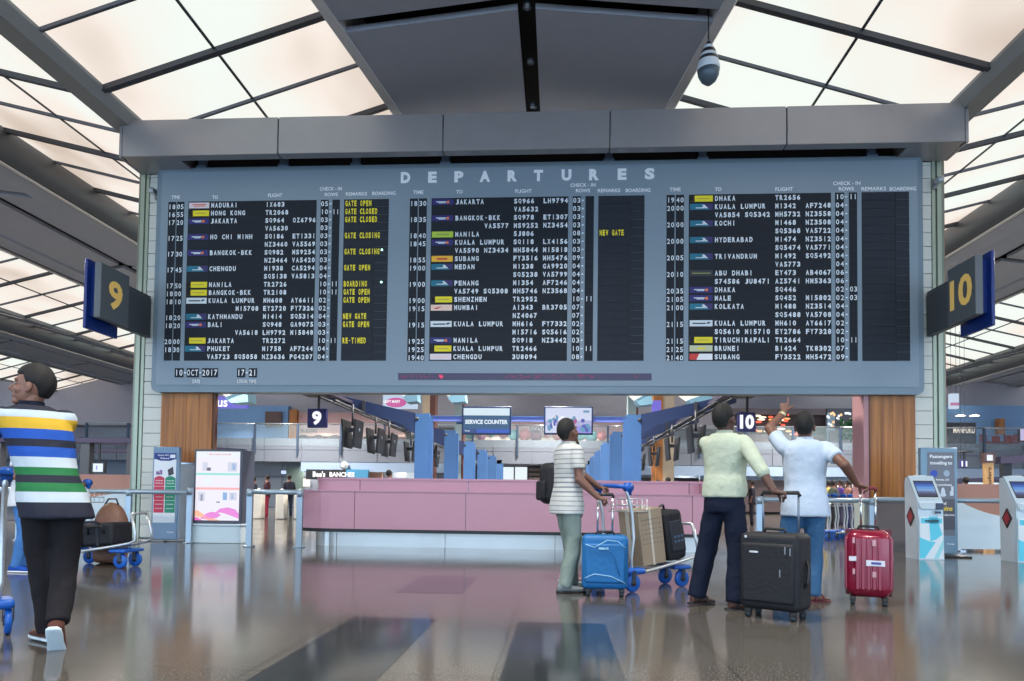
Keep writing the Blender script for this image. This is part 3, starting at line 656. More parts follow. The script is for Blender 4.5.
for px in (960.5, 974.5): xx, zz = at(px, 415.5, 48.6); b = MB(); b.lathe([(.02, .1), (.22, .05), (.3, 0), (.02, -.02)], 12, M=Matrix.Translation((xx, 48.6, zz))); addpart(t, iv, 'spot_lamp', b, glow('spot_warm', (1, .86, .66), 4))
t, iv = flat_thing('wall_screen', 'bright pink and white screen on the mezzanine wall at the right edge', 'screen', [('bezel', M_BLK, [(1019, 427, 1036, 441, 48, .15)]), ('display', glow('scr_lav', (.7, .62, .95), .8), [(1020.5, 428, 1034.5, 440, 47.98, .03)])])
# little red chairs on the mezzanine
def small_chair():
    t = thing('restaurant_chair', 'dark red chair at the restaurant tables behind the far right balustrade', 'chair', (0, 0, 0), 0, 'red restaurant chairs on the mezzanine')
    b = MB(); b.rbox(-.22, .22, -.22, .22, .42, .48, .02); b.build('seat', W('chair_red', 124, 44, 56), t)
    b = MB(); b.rbox(-.22, .22, .18, .23, .5, .92, .02); b.build('backrest', W('chair_red', 124, 44, 56), t)
    for sx in (-.19, .19):
        for sy in (-.19, .19): b = MB(); b.cyl((sx, sy, 0), (sx, sy, .43), .018, n=6); b.build('leg', M_RIBD, t)
    return t
ch0 = small_chair()
for i, px in enumerate((985, 989, 996, 1001, 1006, 1013, 1019)):
    c = ch0 if i == 0 else copy_tree(ch0); yy = 45.2+(i % 3)*.7; c.location = (X(px, yy, 440), yy, 4.1); c.rotation_euler.z = i*1.3; c['label'] = 'dark red restaurant chair on the mezzanine, '+('first', 'second', 'third', 'fourth', 'fifth', 'sixth', 'seventh')[i]+' from the left of the row'
# lower level shops
t, iv = flat_thing('shop_sign', 'black and teal lit fascia reading Bee’s above the counter’s left end'.replace('’', "'"), 'sign', [('panel', M_BLK, [(306, 469, 346, 479, 43.7, .25)]), ('end_panel', W('teal', 60, 130, 170), [(346, 469, 368, 479, 43.7, .25)])])
b = MB(); signtext(b, "Bee's", 319, 473.6, 43.65, 13, .36, bold=.04); signtext(b, 'BANCHES', 342, 474, 43.65, 26, .30, bold=.04); addpart(t, iv, 'sign_lettering', b, glow('letter_white', (1, .97, .95), 1.3))
t, iv = flat_thing('shopfront', 'low shop with bright white counters just above the counter’s left end'.replace('’', "'"), 'shop', [('wall', W('shop_peach', 200, 150, 130), [(330, 480, 368, 505, 45.5, .3)]), ('light_panel', glow('warm_panel', (1, .92, .85), 1.1), [(303, 478, 309, 486, 45, .2)]), ('glass_door', W('door_green', 110, 128, 122), [(286, 466, 303, 490, 45.5, .2)])])
t, iv = flat_thing('shopfront', 'blue and peach shop front with a white door left of the first blue frame', 'shop', [('wall', M_FTILE, [(382, 462, 462, 505, 45.6, .3)]), ('panel', W('kiosk_peach', 206, 160, 140), [(369, 470, 382, 480, 45.4, .3)]), ('white_door', glow('door_white', (.8, .92, 1), .7), [(407, 466, 414, 482, 45.3, .2)])])
t, iv = flat_thing('shopfront', 'long shop with two bright white panels seen between the blue frames', 'shop', [('fascia', W('fas_grey', 168, 170, 176), [(462, 456, 625, 465, 45.4, .4)]), ('window', W('shop_dark', 62, 58, 66), [(500, 465, 590, 500, 45.8, .3)]), ('light_panel', glow('panel_cool', (.86, .96, 1), .95), [(502.5, 466.5, 513.5, 481.5, 45.3, .15), (515, 466.5, 527, 481.5, 45.3, .15)])])
b = MB(); signtext(b, 'THE MUSSERIES', 536, 461, 45.2, 28, .3); addpart(t, iv, 'sign_lettering', b, W('sign_dk', 70, 60, 70))
b = MB()
for i in range(3): pb(b, 529, 468+i*4.5, 541, 470.5+i*4.5, 45.3, .1)
addpart(t, iv, 'menu_board', b, W('menu', 128, 112, 104))
t, iv = flat_thing('shopfront', 'brown lower storefront with white ceiling spots behind the trolley park on the right', 'shop', [('wall', W('lobby_brown', 112, 92, 92), [(700, 480, 905, 512, 45.2, .3)]), ('band', M_BAND, [(700, 470, 905, 480, 44.9, .3)]), ('lamp_row', glow('lobby_lamp', (1, .92, .84), 2.5), [(846, 483, 850, 485.5, 44.8, .1), (853, 484, 858, 487, 44.8, .1), (838, 485, 841, 487, 44.8, .1)])])
xx, zz = at(344.5, 465, 43.8); t = thing('wall_clock', 'round white wall clock on the pale band left of the blue frames', 'clock', (xx, 43.9, zz))
b = MB(); b.cyl((0, 0, 0), (0, -.1, 0), .27, n=24); b.build('case', M_STEEL, t); b = MB(); b.cyl((0, -.1, 0), (0, -.12, 0), .235, n=24); b.build('face', M_WHITE, t)
b = MB(); b.box(-.012, .012, -.135, -.125, 0, .18); b.box(0, .12, -.135, -.125, -.012, .012); b.build('hands', M_BLK, t)

# columns and lit boxes above the far check-in rows
colspec = [(427, 5, 'cream', 'cream and brown clad column behind the top of the first left blue frame', 36), (459, 4.4, 'green', 'slim grey green column rising behind the SERVICE COUNTER monitor', 40),
           (633, 5, 'green', 'slim grey green column rising behind the first right blue frame', 40), (664, 10, 'wood', 'broad timber and cream column to the right of the blue frames', 34)]
for px, hw_, kind, lab, Y in colspec:
    xx = X(px, Y, 430); w_ = hw_*Y/F; t = thing('clad_column', lab, 'column', (xx, Y, 0))
    if kind == 'wood':
        b = MB(); b.box(-w_, -w_*.1, 0, .9, 0, 8.6); b.build('timber_side', M_WOOD, t); b = MB(); b.box(-w_*.1, w_, .02, .9, 0, 8.6); b.build('cream_side', W('col_cream', 182, 164, 140), t)
    elif kind == 'cream':
        b = MB(); b.box(-w_, w_*.5, 0, .8, 0, 8.6); b.build('cream_side', W('col_cream', 182, 164, 140), t); b = MB(); b.box(w_*.5, w_*1.6, .02, .8, 0, 8.6); b.build('brown_side', W('col_brown', 92, 54, 48), t)
    else:
        b = MB(); b.box(-w_, w_*.6, 0, .8, 0, 8.6); b.build('pale_side', W('col_green', 148, 170, 176), t); b = MB(); b.box(w_*.6, w_, .02, .8, 0, 8.6); b.build('brown_edge', W('col_brown', 92, 54, 48), t)
t, iv = flat_thing('hanging_banner', 'violet lit banner under the board beside the left wood panel', 'banner', [('panel', glow('violet', sr(92, 84, 206), .9), [(214, 396, 247, 407.5, 30, .2)])])
b = MB(); signtext(b, 'us', 222.5, 403, 29.95, 11, .3, bold=.03); addpart(t, iv, 'lettering', b, glow('ban_white', (.95, .95, 1), 1))
t, iv = flat_thing('hanging_banner', 'pink and white lit advertisement hanging left of the first blue frame', 'banner', [('panel', glow('ban_pale', sr(196, 214, 236), .9), [(383, 392, 417, 408, 32, .2)])])
b = MB(); xx, zz = at(396, 402, 31.96); b.ell((xx, 31.96, zz), (.48, .02, .22)); addpart(t, iv, 'pink_shape', b, glow('ban_pink', sr(206, 88, 160), .9)); b = MB(); signtext(b, 'LOFT MART', 392, 401, 31.9, 17, .13, bold=.03); addpart(t, iv, 'lettering', b, glow('ban_white', (.95, .95, 1), 1))
t, iv = flat_thing('hanging_banner', 'small violet lit banner beside the timber column', 'banner', [('panel', glow('ban_lav', sr(120, 110, 220), .9), [(652, 400, 661, 430, 33, .2)])])
t, iv = flat_thing('hanging_banner', 'blue and white banner just right of the right pier edge', 'banner', [('panel', glow('ban_pale', sr(196, 214, 236), .9), [(951, 393, 959, 408, 30, .2)]), ('stripe', glow('ban_rose', sr(190, 110, 160), .8), [(951, 402, 959, 405, 29.95, .05)])])
# luminous slopes' end lights that show just below the board
def wedge(px0, px1, pya, pyb, Y, lab):
    t = thing('ceiling_lamp', lab, 'lamp', (X((px0+px1)/2, Y, 395), Y, Z(395, Y)))
    xa, xb = X(px0, Y, 395)-t.location.x, X(px1, Y, 395)-t.location.x; h0, h1 = Z(pya, Y)-t.location.z, Z(pyb, Y)-t.location.z
    b = MB(); b.prism([(xa, h0), (xb, h0), (xb-.15, h0-.25*(h0-h1)), (xa+(xb-xa)*.35, h1)], .8); b.build('diffuser', glow('wedge_white', (1, .95, .86), 1.1), t)
    b = MB(); b.prism([(xa+(xb-xa)*.3, h1-.02), (xb-.2, h0-.3*(h0-h1)), (xb, h0-.3*(h0-h1)), (xb+.05, h1-.2), (xa+(xb-xa)*.5, h1-.25)], .8, (0, .1, 0)); b.build('housing', W('housing_blue', 140, 190, 215), t)
wedge(214, 246, 388, 397, 28, 'bright slanted ceiling lamp beside the top of the left wood panel'); wedge(396, 416, 388, 396, 30, 'bright slanted ceiling lamp left of the cream column')
wedge(439, 464, 388, 396, 30, 'bright slanted ceiling lamp right of the cream column'); wedge(628, 652, 390, 398, 30, 'bright slanted ceiling lamp right of the first right blue frame'); wedge(678, 712, 390, 398, 30, 'bright slanted ceiling lamp over the right canopy arm')

# ================================================================== CHECK-IN ROW FRAMES
M_FRB = mat('frame_blue', sr(70, 110, 164), .4, .1)
M_FRS = mat('frame_blue_shaded', sr(40, 56, 98), .45)  # frame blue again for the arms, with underside shade put into the colour
FRN = 0
def frame(k):
    Y = 19+5*k
    where = ['nearest the counter', 'second from the counter', 'third from the counter', 'fourth from the counter', 'fifth from the counter', 'farthest from the counter'][k]
    t = thing('portal_frame', 'blue steel check-in portal with outswept arms in shade-darkened blue, '+where, 'frame', (-.83, Y, 0), 0, 'portal frames over the check-in row')
    for s in (-1, 1):
        b = MB(); xi, xo = s*2.62, s*3.0
        b.prism([(xi, 0), (xo, 0), (xo, 2.75), (s*2.99, 3.1), (xi, 3.12)][::s] , .22); b.box(*sorted((xi-s*.0, xi-s*.09)), .03, .19, 0, 3.02); b.build('leg', M_FRB, t)
        b = MB(); b.prism([(s*2.99, 2.55), (s*3.35, 2.82), (s*5.45, 3.44), (s*5.45, 3.68), (s*2.99, 3.12)][::s], .2, (0, .01, 0)); b.build('arm', M_FRS if k else M_FRS, t)
        b = MB(); b.cyl((s*2.95, -.02, 2.97), (s*2.95, .01, 2.97), .05, n=12); b.build('bolt_cap', M_RIBD, t)
        if k == 0 or True:
            b = MB(); b.prism([(s*4.7, 3.36), (s*5.4, 3.56), (s*5.4, 3.62), (s*4.7, 3.44)][::s], -4.7, (0, .25, 0)); b.build('canopy_sheet', mat('canopy_plum', sr(46, 42, 68), .6), t)
    if k == 0:
        b = MB(); b.box(-2.6, 2.6, .05, .17, 2.92, 3.04); b.build('cross_bar', mat('bar_lavender', sr(98, 120, 200), .4, emit=sr(110, 120, 220), es=.25), t)
        b = MB(); b.cyl((-1.9, .11, 2.87), (-1.2, .11, 2.9), .03); b.box(-2.6, 2.6, .02, .2, 3.04, 3.06); b.build('cable_tray', M_FRB, t)
for k in range(6): frame(k)
for s, lab in ((-1, 'left'), (1, 'right')):
    t = thing('hanging_rail', 'long dark rail carrying the screens under the %s canopy arms' % lab, 'rail', (-.83+s*4.4, 16.5, 3.0))
    b = MB(); b.tube([(0, 0, .12), (0, 27, .12)], .035, 8); b.tube([(s*.35, 0, .2), (s*.35, 27, .2)], .03, 8)
    for i in range(14): b.tube([(0, i*2, .12), (s*.35, i*2+1, .2)], .02, 6)
    b.build('truss', M_RIBD, t)
    for i in range(6): b = MB(); b.box(-.04, .04, 2.45+i*5, 2.55+i*5, .1, .45); b.build('hanger', M_RIBD, t)
def hang_monitor():
    t = thing('queue_screen', 'x', 'screen', (0, 0, 0), 0, 'dark screens hung over the check-in queues')
    for s in (-1, 1):
        b = MB(); b.rbox(s*.14-.03, s*.14+.03, -.36, .36, -.34, .36, .015, M=Matrix.Rotation(s*.08, 4, 'Y')); b.build('screen_panel', M_BLK, t)
    b = MB(); b.cyl((0, 0, .2), (0, 0, .75), .03, n=8); b.box(-.12, .12, -.05, .05, .05, .15); b.build('hanger', M_RIBD, t)
    b = MB(); b.cyl((.175, 0, .1), (.185, 0, .1), .05, n=10); b.build('badge', M_STEEL, t)
    return t
hm = None; ordn = ['nearest', 'second', 'third', 'fourth', 'fifth', 'sixth']
for side, xs, Ys in (('left', -5.15, (17.7, 20.0, 21.6, 24.9, 29.6, 34)), ('right', 3.5, (18.6, 22.4, 26.6, 31, 35.5, 40))):
    for i, Y in enumerate(Ys):
        o = hang_monitor() if hm is None else copy_tree(hm); hm = hm or o
        o.location = (xs, Y, 2.44); o['label'] = '%s pair of dark hanging screens from the counter under the %s canopy arms' % (ordn[i], side)
# two monitors on the cross bar
for px0, px1, lab, kind in ((462, 511, 'flat monitor reading SERVICE COUNTER on the blue cross bar', 0), (544, 593, 'flat monitor with a pale picture on the blue cross bar above the striped shirt man', 1)):
    Y = 18.85; x0, x1 = X(px0, Y, 420), X(px1, Y, 420); z1, z0 = Z(405.8, Y, px0), Z(434, Y, px0); t = thing('wall_monitor', lab, 'monitor', ((x0+x1)/2, Y, z0)); w_, h_ = (x1-x0)/2, z1-z0
    b = MB(); b.rbox(-w_, w_, 0, .09, 0, h_, .015, seg=2); b.build('casing', mat('monitor_navy', sr(18, 40, 78), .35), t)
    def qd(b, a, c, e, f_, mi=0, y=-.004): b.add([(a*w_, y, e*h_), (c*w_, y, e*h_), (c*w_, y, f_*h_), (a*w_, y, f_*h_)], [(0,1,2,3)], mi)
    b = MB()
    if kind == 0:
        qd(b, -.94, .94, .68, .94, 0); qd(b, -.94, .94, .2, .68, 1); qd(b, -.94, .94, .06, .2, 2); qd(b, -.94, -.4, .06, .2, 3, -.005)
        b.build('display', [glow('sc_white', sr(212, 232, 244), .95), glow('sc_slate', sr(34, 84, 128), .9), glow('sc_blue', sr(20, 78, 190), .9), glow('sc_blue2', sr(20, 60, 130), .9)], t)
        b = MB(); text(b, 'SERVICE COUNTER', (0, -.01, .45*h_), 1.74*w_, .115, bold=.045); text(b, 'Changi', (-.78*w_, -.01, .13*h_), .2*w_, .05); b.build('lettering', glow('sc_let', sr(225, 238, 250), 1), t)
    else:
        qd(b, -.94, .94, .06, .95, 0); qd(b, -.94, .94, .3, .5, 1, -.005); qd(b, -.3, .94, .06, .3, 2, -.005)
        b.build('display', [glow('pi_pale', sr(206, 214, 240), .95), glow('pi_lav', sr(176, 176, 222), .9), glow('pi_vio', sr(150, 140, 226), .95)], t)
        b = MB(); random.seed(5)
        for i in range(26): b.ell((random.uniform(-.8, .85)*w_, -.008, random.uniform(.15, .6)*h_), (.04+.05*random.random(), .004, .05+.04*random.random()), mi=random.randrange(4), n=8, m=6)
        qd(b, .6, .85, .78, .86, 3, -.009); b.build('picture', [glow('pi_r', sr(170, 90, 150), .8), glow('pi_b', sr(80, 90, 190), .8), glow('pi_w', sr(240, 240, 250), .9), glow('pi_t', sr(100, 160, 200), .8)], t)
# hanging row numbers
def row_sign(num, px0, px1, py0, py1, Y, lab, ztop):
    x0, x1 = X(px0, Y, py0), X(px1, Y, py0); z1, z0 = Z(py0, Y, px0), Z(py1, Y, px0); t = thing('row_number_sign', lab, 'sign', ((x0+x1)/2, Y, z0)); w_ = (x1-x0)/2; h_ = z1-z0
    b = MB(); b.rbox(-w_, w_, 0, .12, 0, h_, .01, seg=1); b.build('panel', mat('row_navy', sr(40, 40, 104), .4), t)
    b = MB(); text(b, num, (0, -.006, h_*.5), w_*(1.0 if num == '9' else 1.6), h_*.74, bold=.05); b.build('numeral', glow('row_white', (.95, .95, 1), 1), t)
    b = MB(); b.box(-.025+w_*.1, .025+w_*.1, .04, .08, h_, ztop-z0); b.box(-w_*1.4, w_*.9, -.5, .4, ztop-z0, ztop-z0+.06); b.build('hanger', M_RIBD, t)
row_sign('9', 307.5, 326.5, 408, 427, 17, 'navy sign with a white 9 hanging under the left canopy', Z(395, 17, 317))
row_sign('10', 738, 756, 411.5, 431, 17, 'navy sign with a white 10 hanging beside the cream shirt man', Z(396, 17, 750))
row_sign('11', 960.5, 968, 459.5, 467, 34, 'small dark sign with a white 11 beyond the right totem', Z(452, 34, 960))

# ================================================================== SERVICE COUNTER
M_PINK = mat('counter_pink', sr(190, 142, 158), .42, .05, var=.03)
CXL, CXR, CYF = -4.78, 2.56, 12.5
ctr = thing('service_counter', 'long pink service counter with rounded left end and polished steel kick plate', 'counter', (-.98, CYF, 0))
ci = Matrix.Translation((.98, -CYF, 0))
def cpart(n, b, m, l=None):
    o = b.build(n, m, ctr); o.matrix_parent_inverse = ci
    if l: o['label'] = l
def cpath(off, x0=CXL, x1=CXR, dep=2.6, r=.75):       # plan outline of the front, offset inwards by off
    pts = [(x0+off, CYF+dep)]
    for i in range(9):
        a = pi+pi/2*i/8; pts.append((x0+r+(r-off)*cos(a), CYF+r+(r-off)*sin(a)))
    return pts
def cwall(b, off, z0, z1, xs, x_end, th=.06, mi=0, gap=.006):
    P_ = [Vector((x, y)) for x, y in cpath(off)]
    # curved end
    def slab(pl):
        n = len(pl); nrm = []
        for i in range(n):
            t = (pl[min(i+1, n-1)]-pl[max(i-1, 0)]).normalized(); nrm.append(Vector((-t.y, t.x)))
        inn = [p+q*th for p, q in zip(pl, nrm)]
        rings = [[(p.x, p.y, z0), (p.x, p.y, z1), (q.x, q.y, z1), (q.x, q.y, z0)] for p, q in zip(pl, inn)]
        b.loft(rings, mi, False)
    slab(P_ + [Vector((xs[0]-gap, CYF+off))])
    for a, c in zip(xs, xs[1:]+[x_end]): slab([Vector((a+gap, CYF+off)), Vector((c-gap, CYF+off))])
seams = [-3.57, -1.6, .36, 2.3]
b = MB(); cwall(b, 0, .33, .985, seams, CXR); cpart('front_panels', b, M_PINK)
b = MB(); cwall(b, .32, .985, 1.2, seams, CXR-.05); cpart('upstand_panels', b, M_PINK)
def ctop(off0, off1, z, h, n, m):
    b = MB(); A_ = cpath(off0)+[(CXR+.0, CYF+off0)]; B_ = cpath(off1)+[(CXR+.0, CYF+off1)]
    b.loft([[(p[0], p[1], z), (p[0], p[1], z+h), (q[0], q[1], z+h), (q[0], q[1], z)] for p, q in zip(A_, B_)], 0, False); cpart(n, b, m)
ctop(-.02, .36, .985, .025, 'ledge', M_PINK); ctop(.3, .62, 1.2, .035, 'worktop', M_PINK)
ctop(-.01, .4, .27, .055, 'base_lip', M_BLK)
b = MB(); cwall(b, .3, 0, .27, [x-.4 for x in seams], CXR-.1, mi=0); cpart('kick_plate', b, mat('kick_steel', sr(196, 196, 192), .3, .7, var=.2, nscale=1.2))
b = MB(); b.box(CXR-.09, CXR-.02, CYF+.03, CYF+2.4, .27, 1.2); cpart('end_panel', b, M_PINK)
# ================================================================== BARRIER RAILS
M_BAR = mat('barrier_steel', sr(158, 176, 190), .35, .5)
def rail(pxs, Y, pyr, posts, lab):
    x0, x1 = X(pxs[0], Y), X(pxs[1], Y); zr = Z(pyr, Y, (pxs[0]+pxs[1])/2); t = thing('barrier_rail', lab, 'barrier', ((x0+x1)/2, Y, 0)); cx = (x0+x1)/2
    b = MB(); b.tube([(x0-cx, 0, zr), (x1-cx, 0, zr)], .045, 10); b.build('handrail', M_BAR, t)
    for p in posts:
        x = X(p, Y)-cx; b = MB(); b.box(x-.05, x+.05, -.03, .03, 0, zr-.02); b.cyl((x, 0, 0), (x, 0, .02), .1); b.cyl((x, 0, zr-.08), (x, 0, zr+.05), .055); b.build('post', M_BAR, t)
rail((-260, 186), 12.75, 489, (-200, 20, 129), 'steel barrier rail running from the left edge to the left totem')
rail((190, 190.5), 12.9, 490, (190,), 'short steel barrier post between the totem and the lit advertising box')
rail((250, 300), 12.3, 491.5, (250, 300), 'short steel barrier rail between the lit advertising box and the pink counter')
rail((757, 872), 12.9, 499.5, (759, 872), 'steel barrier rail behind the man in the white shirt')
rail((874, 1300), 13.05, 501.5, (949, 1100, 1290), 'steel barrier rail running behind the kiosks to the right edge')
def low_panel(name, lab, px0, px1, z0, z1, Y, m, curve=None):
    x0, x1 = X(px0, Y), X(px1, Y); t = thing(name, lab, 'panel', ((x0+x1)/2, Y, 0)); h = (x1-x0)/2; b = MB()
    if curve:
        n = 10; top = [(-h+2*h*i/n, z1+(curve*(1-(i/n))**2 if curve > 0 else -curve*(i/n)**2)) for i in range(n+1)]
        b.prism([(-h, z0), (h, z0)]+top[::-1], -.05)
    else: b.box(-h, h, 0, .05, z0, z1)
    b.build('board', m, t)
    b = MB()
    for x in (-h+.1, h-.1): b.box(x-.03, x+.03, .055, .1, 0, z1); b.box(x-.05, x+.05, -.08, .16, 0, .02)
    b.build('stand', M_STEEL, t); return t
M_BRN = mat('panel_brown', sr(176, 128, 112), .5); M_WG = mat('panel_white', sr(208, 226, 236), .3)
low_panel('screen_panel', 'brown low screen behind the white curved panel at left', 20, 136, .55, 1.3, 15.2, M_BRN)
low_panel('screen_panel', 'white curved low panel behind the trolley with black bags', 40, 140, .05, .72, 14.6, M_WG, -.3)
low_panel('screen_panel', 'brown low screen behind the white curved panel at right', 955, 1120, .5, 1.3, 15.2, M_BRN)
t = low_panel('screen_panel', 'white curved low panel with a red swoosh beside the right totem', 955, 1014, .05, .66, 14.2, M_WG, .32)
b = MB(); n = 14
for a0, a1, r0, w_ in ((.3, 2.9, .2, .05), (3.3, 5.6, .21, .025)):
    A_ = [a0+(a1-a0)*i/n for i in range(n+1)]
    b.add([(.22+r0*1.25*cos(a), -.004, .5+r0*.8*sin(a)) for a in A_]+[(.22+(r0-w_*sin(pi*i/n))*1.25*cos(a), -.004, .5+(r0-w_*sin(pi*i/n))*.8*sin(a)) for i, a in enumerate(A_)], [(i, i+1, n+2+i, n+1+i) for i in range(n)])
b.build('swoosh', mat('logo_red', sr(196, 60, 84), .5), t)['label'] = 'red swoosh emblem'
# ================================================================== TOTEMS, LIGHT BOX, KIOSKS
def quad(b, x0, x1, z0, z1, y, mi=0): b.add([(x0, y, z0), (x1, y, z0), (x1, y, z1), (x0, y, z1)], [(0,1,2,3)], mi)
t = thing('information_totem', 'tall blue grey totem with a red and green notice in front of the left pier', 'totem', (-7.48, 13.3, 0), radians(4))
b = MB(); b.rbox(-.25, .25, 0, .1, .03, 1.8, .012, seg=1); b.build('body', mat('totem_blue', sr(112, 138, 166), .4, .1), t)
b = MB(); b.rbox(-.36, .1, -.22, .3, 0, .03, .01, seg=1); b.rbox(.1, .42, -.1, .25, 0, .03, .01, seg=1); b.build('base', M_GREY, t)
b = MB(); y = -.004
quad(b, -.22, .2, .35, 1.68, y, 0); quad(b, -.22, .2, 1.56, 1.68, y-.001, 1)
b.add([(-.22, y-.002, 1.57), (-.1, y-.002, 1.53), (.08, y-.002, 1.53), (.2, y-.002, 1.57), (.2, y-.002, 1.6), (-.22, y-.002, 1.6)], [tuple(range(6))], 1)
quad(b, -.21, -.015, .54, 1.2, y-.001, 2); quad(b, .0, .195, .54, 1.2, y-.001, 3)
for i, z in enumerate((.77, .9, 1.04)): quad(b, -.21, -.015, z, z+.006, y-.002, 0); quad(b, .0, .195, z, z+.006, y-.002, 0)
b.add([(.06, y-.002, 1.24), (.16, y-.002, 1.28), (.14, y-.002, 1.42), (.04, y-.002, 1.36)], [(0,1,2,3)], 4)
b.add([(-.21, y-.002, 1.2)]+[(-.21+.195*i/8, y-.002, 1.2+.04*sin(pi*i/8)) for i in range(9)], [tuple(range(10))], 2); b.add([(0, y-.002, 1.2)]+[(.195*i/8, y-.002, 1.2+.04*sin(pi*i/8)) for i in range(9)], [tuple(range(10))], 3)
quad(b, .08, .18, 1.585, 1.65, y-.003, 0)
b.build('notice', [W('pt_w', 226, 232, 238), W('pt_navy', 24, 52, 128), W('pt_red', 200, 52, 84), W('pt_green', 24, 140, 110), W('pt_dk', 60, 60, 70)], t)
b = MB(); text(b, 'Apply 007', (-.05, y-.004, 1.635), .22, .035); text(b, 'Refund', (-.02, y-.004, 1.58), .16, .035)
text(b, 'all', (-.12, y-.004, 1.31), .12, .09, mi=1, bold=.04)
for z in (.62, .7, .84, .97, 1.1, 1.15):
    for x in (-.11, .1): text(b, 'REFUND HERE' if z > .9 else 'COUNTER ROW', (x, y-.004, z), .14, .022)
text(b, 'changi', (.12, y-.004, .17), .13, .03); b.build('lettering', [M_LETW, W('pt_txt', 120, 80, 140)], t)

xx = X(217.5, 13.0, 500); wb = .46
t = thing('advertising_light_box', 'glowing white advertising light box with pink and orange waves on a white plinth', 'light box', (xx, 13.0, 0), radians(1))
b = MB(); b.rbox(-wb, wb, 0, .55, .36, 1.74, .01, seg=1); b.build('cabinet', mat('cabinet_slate', sr(70, 76, 92), .45), t)
b = MB(); b.rbox(-wb-.0, wb-.0, -.02, .5, 0, .33, .01, seg=1); b.rbox(-wb-.06, wb+.02, -.05, .55, .32, .36, .01, seg=1); b.build('plinth', mat('plinth_white', sr(196, 214, 222), .3), t)
b = MB(); y = -.004; x0, x1 = -wb+.04, wb-.05; z0, z1 = .42, 1.70; G = lambda n, r, g, b_, e=1.0: glow('ad_'+n, sr(r, g, b_), e)
quad(b, x0, x1, z0, z1, y, 0); quad(b, x0, x1, 1.26, 1.30, y-.001, 1); quad(b, x0, x1, .99, 1.03, y-.001, 2); quad(b, x0, x1, 1.6, z1, y-.001, 5)
for (a, c, e, f_, m_) in ((-.3, -.2, 1.34, 1.5, 3), (-.22, -.14, 1.34, 1.4, 6), (.18, .36, 1.33, 1.5, 3), (.26, .33, 1.36, 1.48, 4), (-.26, -.1, 1.08, 1.22, 5), (-.36, -.24, .78, .94, 3), (-.32, -.28, .78, .9, 6), (.1, .18, .8, .94, 4), (.22, .36, .8, .94, 3), (-.02, .05, .75, .77, 6), (.26, .3, .82, .92, 4)): quad(b, a, c, e, f_, y-.002, m_)
def blob(pts, mi): b.add([(p, y-.003, q) for p, q in pts], [tuple(range(len(pts)))], mi)
blob([(-.05, .55), (.05, .64), (.2, .665), (.34, .63), (.41, .55), (.41, .46), (.3, .5), (.15, .55), (.05, .57)], 7)
blob([(-.32, .45), (-.2, .55), (-.1, .58), (.02, .56), (.08, .52), (0, .47), (-.12, .44)], 7); blob([(-.42, .6), (-.36, .6), (-.2, .5), (.05, .42), (-.15, .42), (-.42, .5)], 8); blob([(-.42, .48), (-.36, .47), (-.28, .42), (-.42, .42)], 9)
b.build('poster', [G('white', 236, 232, 242), G('mint', 150, 222, 210), G('coral', 246, 170, 170), G('grey', 206, 208, 224), G('blue', 130, 170, 214), G('pale', 232, 236, 240), G('dark', 90, 84, 110), G('pink', 232, 128, 214), G('orange', 255, 186, 150), G('magenta', 236, 110, 190)], t)
b = MB(); text(b, '* the best travel', (.0, y-.003, 1.65), .46, .035, bold=.03); b.build('poster_lettering', G('rose', 230, 150, 170), t)

t = thing('information_totem', 'tall grey totem headed Passengers travelling to, between the kiosk and the right pier', 'totem', (6.52, 12.72, 0), radians(-2))
b = MB(); b.rbox(-.33, .27, 0, .1, .05, 1.86, .015, seg=1); b.build('body', mat('totem_steel', sr(116, 148, 170), .4, .1), t)
b = MB(); b.rbox(-.3, .4, -.2, .3, 0, .03, .01, seg=1); b.build('base', M_BLK, t)
b = MB(); y = -.004; quad(b, -.22, .22, .36, 1.78, y, 0); quad(b, -.22, .22, .46, .98, y-.001, 1)
quad(b, -.16, -.07, 1.36, 1.44, y-.002, 2); b.add([(-.115+.06*cos(i*pi/6), y-.003, 1.42+.055*sin(i*pi/6)) for i in range(12)], [tuple(range(12))], 2)
b.add([(.09+.05*cos(i*pi/6), y-.003, 1.42+.055*sin(i*pi/6)) for i in range(12)], [tuple(range(12))], 3)
b.add([(.03+.06*cos(a)*(1 if sin(a) < 0 else .6), y-.003, 1.07+(.05 if sin(a) < 0 else .11)*sin(a)) for a in [i*pi/8 for i in range(16)]], [tuple(range(16))], 4); quad(b, .14, .2, 1.04, 1.12, y-.003, 4); quad(b, .16, .2, 1.12, 1.2, y-.003, 4)
b.build('notice', [W('tt_grey', 112, 118, 130), W('tt_dark', 84, 86, 98), W('tt_blue', 44, 80, 180), W('tt_pale', 160, 176, 196), W('tt_bottle', 206, 218, 232)], t)
b = MB()
for s_, xx_, z, w_, h, mi in (('Passengers', 0, 1.70, .36, .075, 0), ('travelling to', 0, 1.59, .36, .075, 0), ('Australia, USA', .02, 1.31, .22, .04, 0), ('from purchase', 0, 1.22, .34, .05, 0), ('Need', .02, .91, .12, .05, 0), ('mins', .08, .82, .2, .08, 1), ('before departure', .07, .71, .28, .045, 0), ('changi', .14, .22, .12, .03, 0)): text(b, s_, (xx_, y-.005, z), w_, h, mi=mi, bold=.03)
b.build('lettering', [M_LETW, W('tt_yel', 226, 200, 70)], t)
t = thing('directional_sign', 'narrow yellow upright sign with a dark top beyond the right rail', 'sign', (X(989.5, 18, 480), 18, 0))
b = MB(); b.box(-.1, .1, 0, .1, 0, 1.9); b.build('board', W('dir_yellow', 214, 168, 110), t); b = MB(); b.box(-.13, .13, -.02, .12, 1.88, 2.12); quad(b, -.07, .07, 1.93, 2.07, -.025, 1); b.build('cap', [W('dir_brown', 96, 70, 66), M_LETW], t)
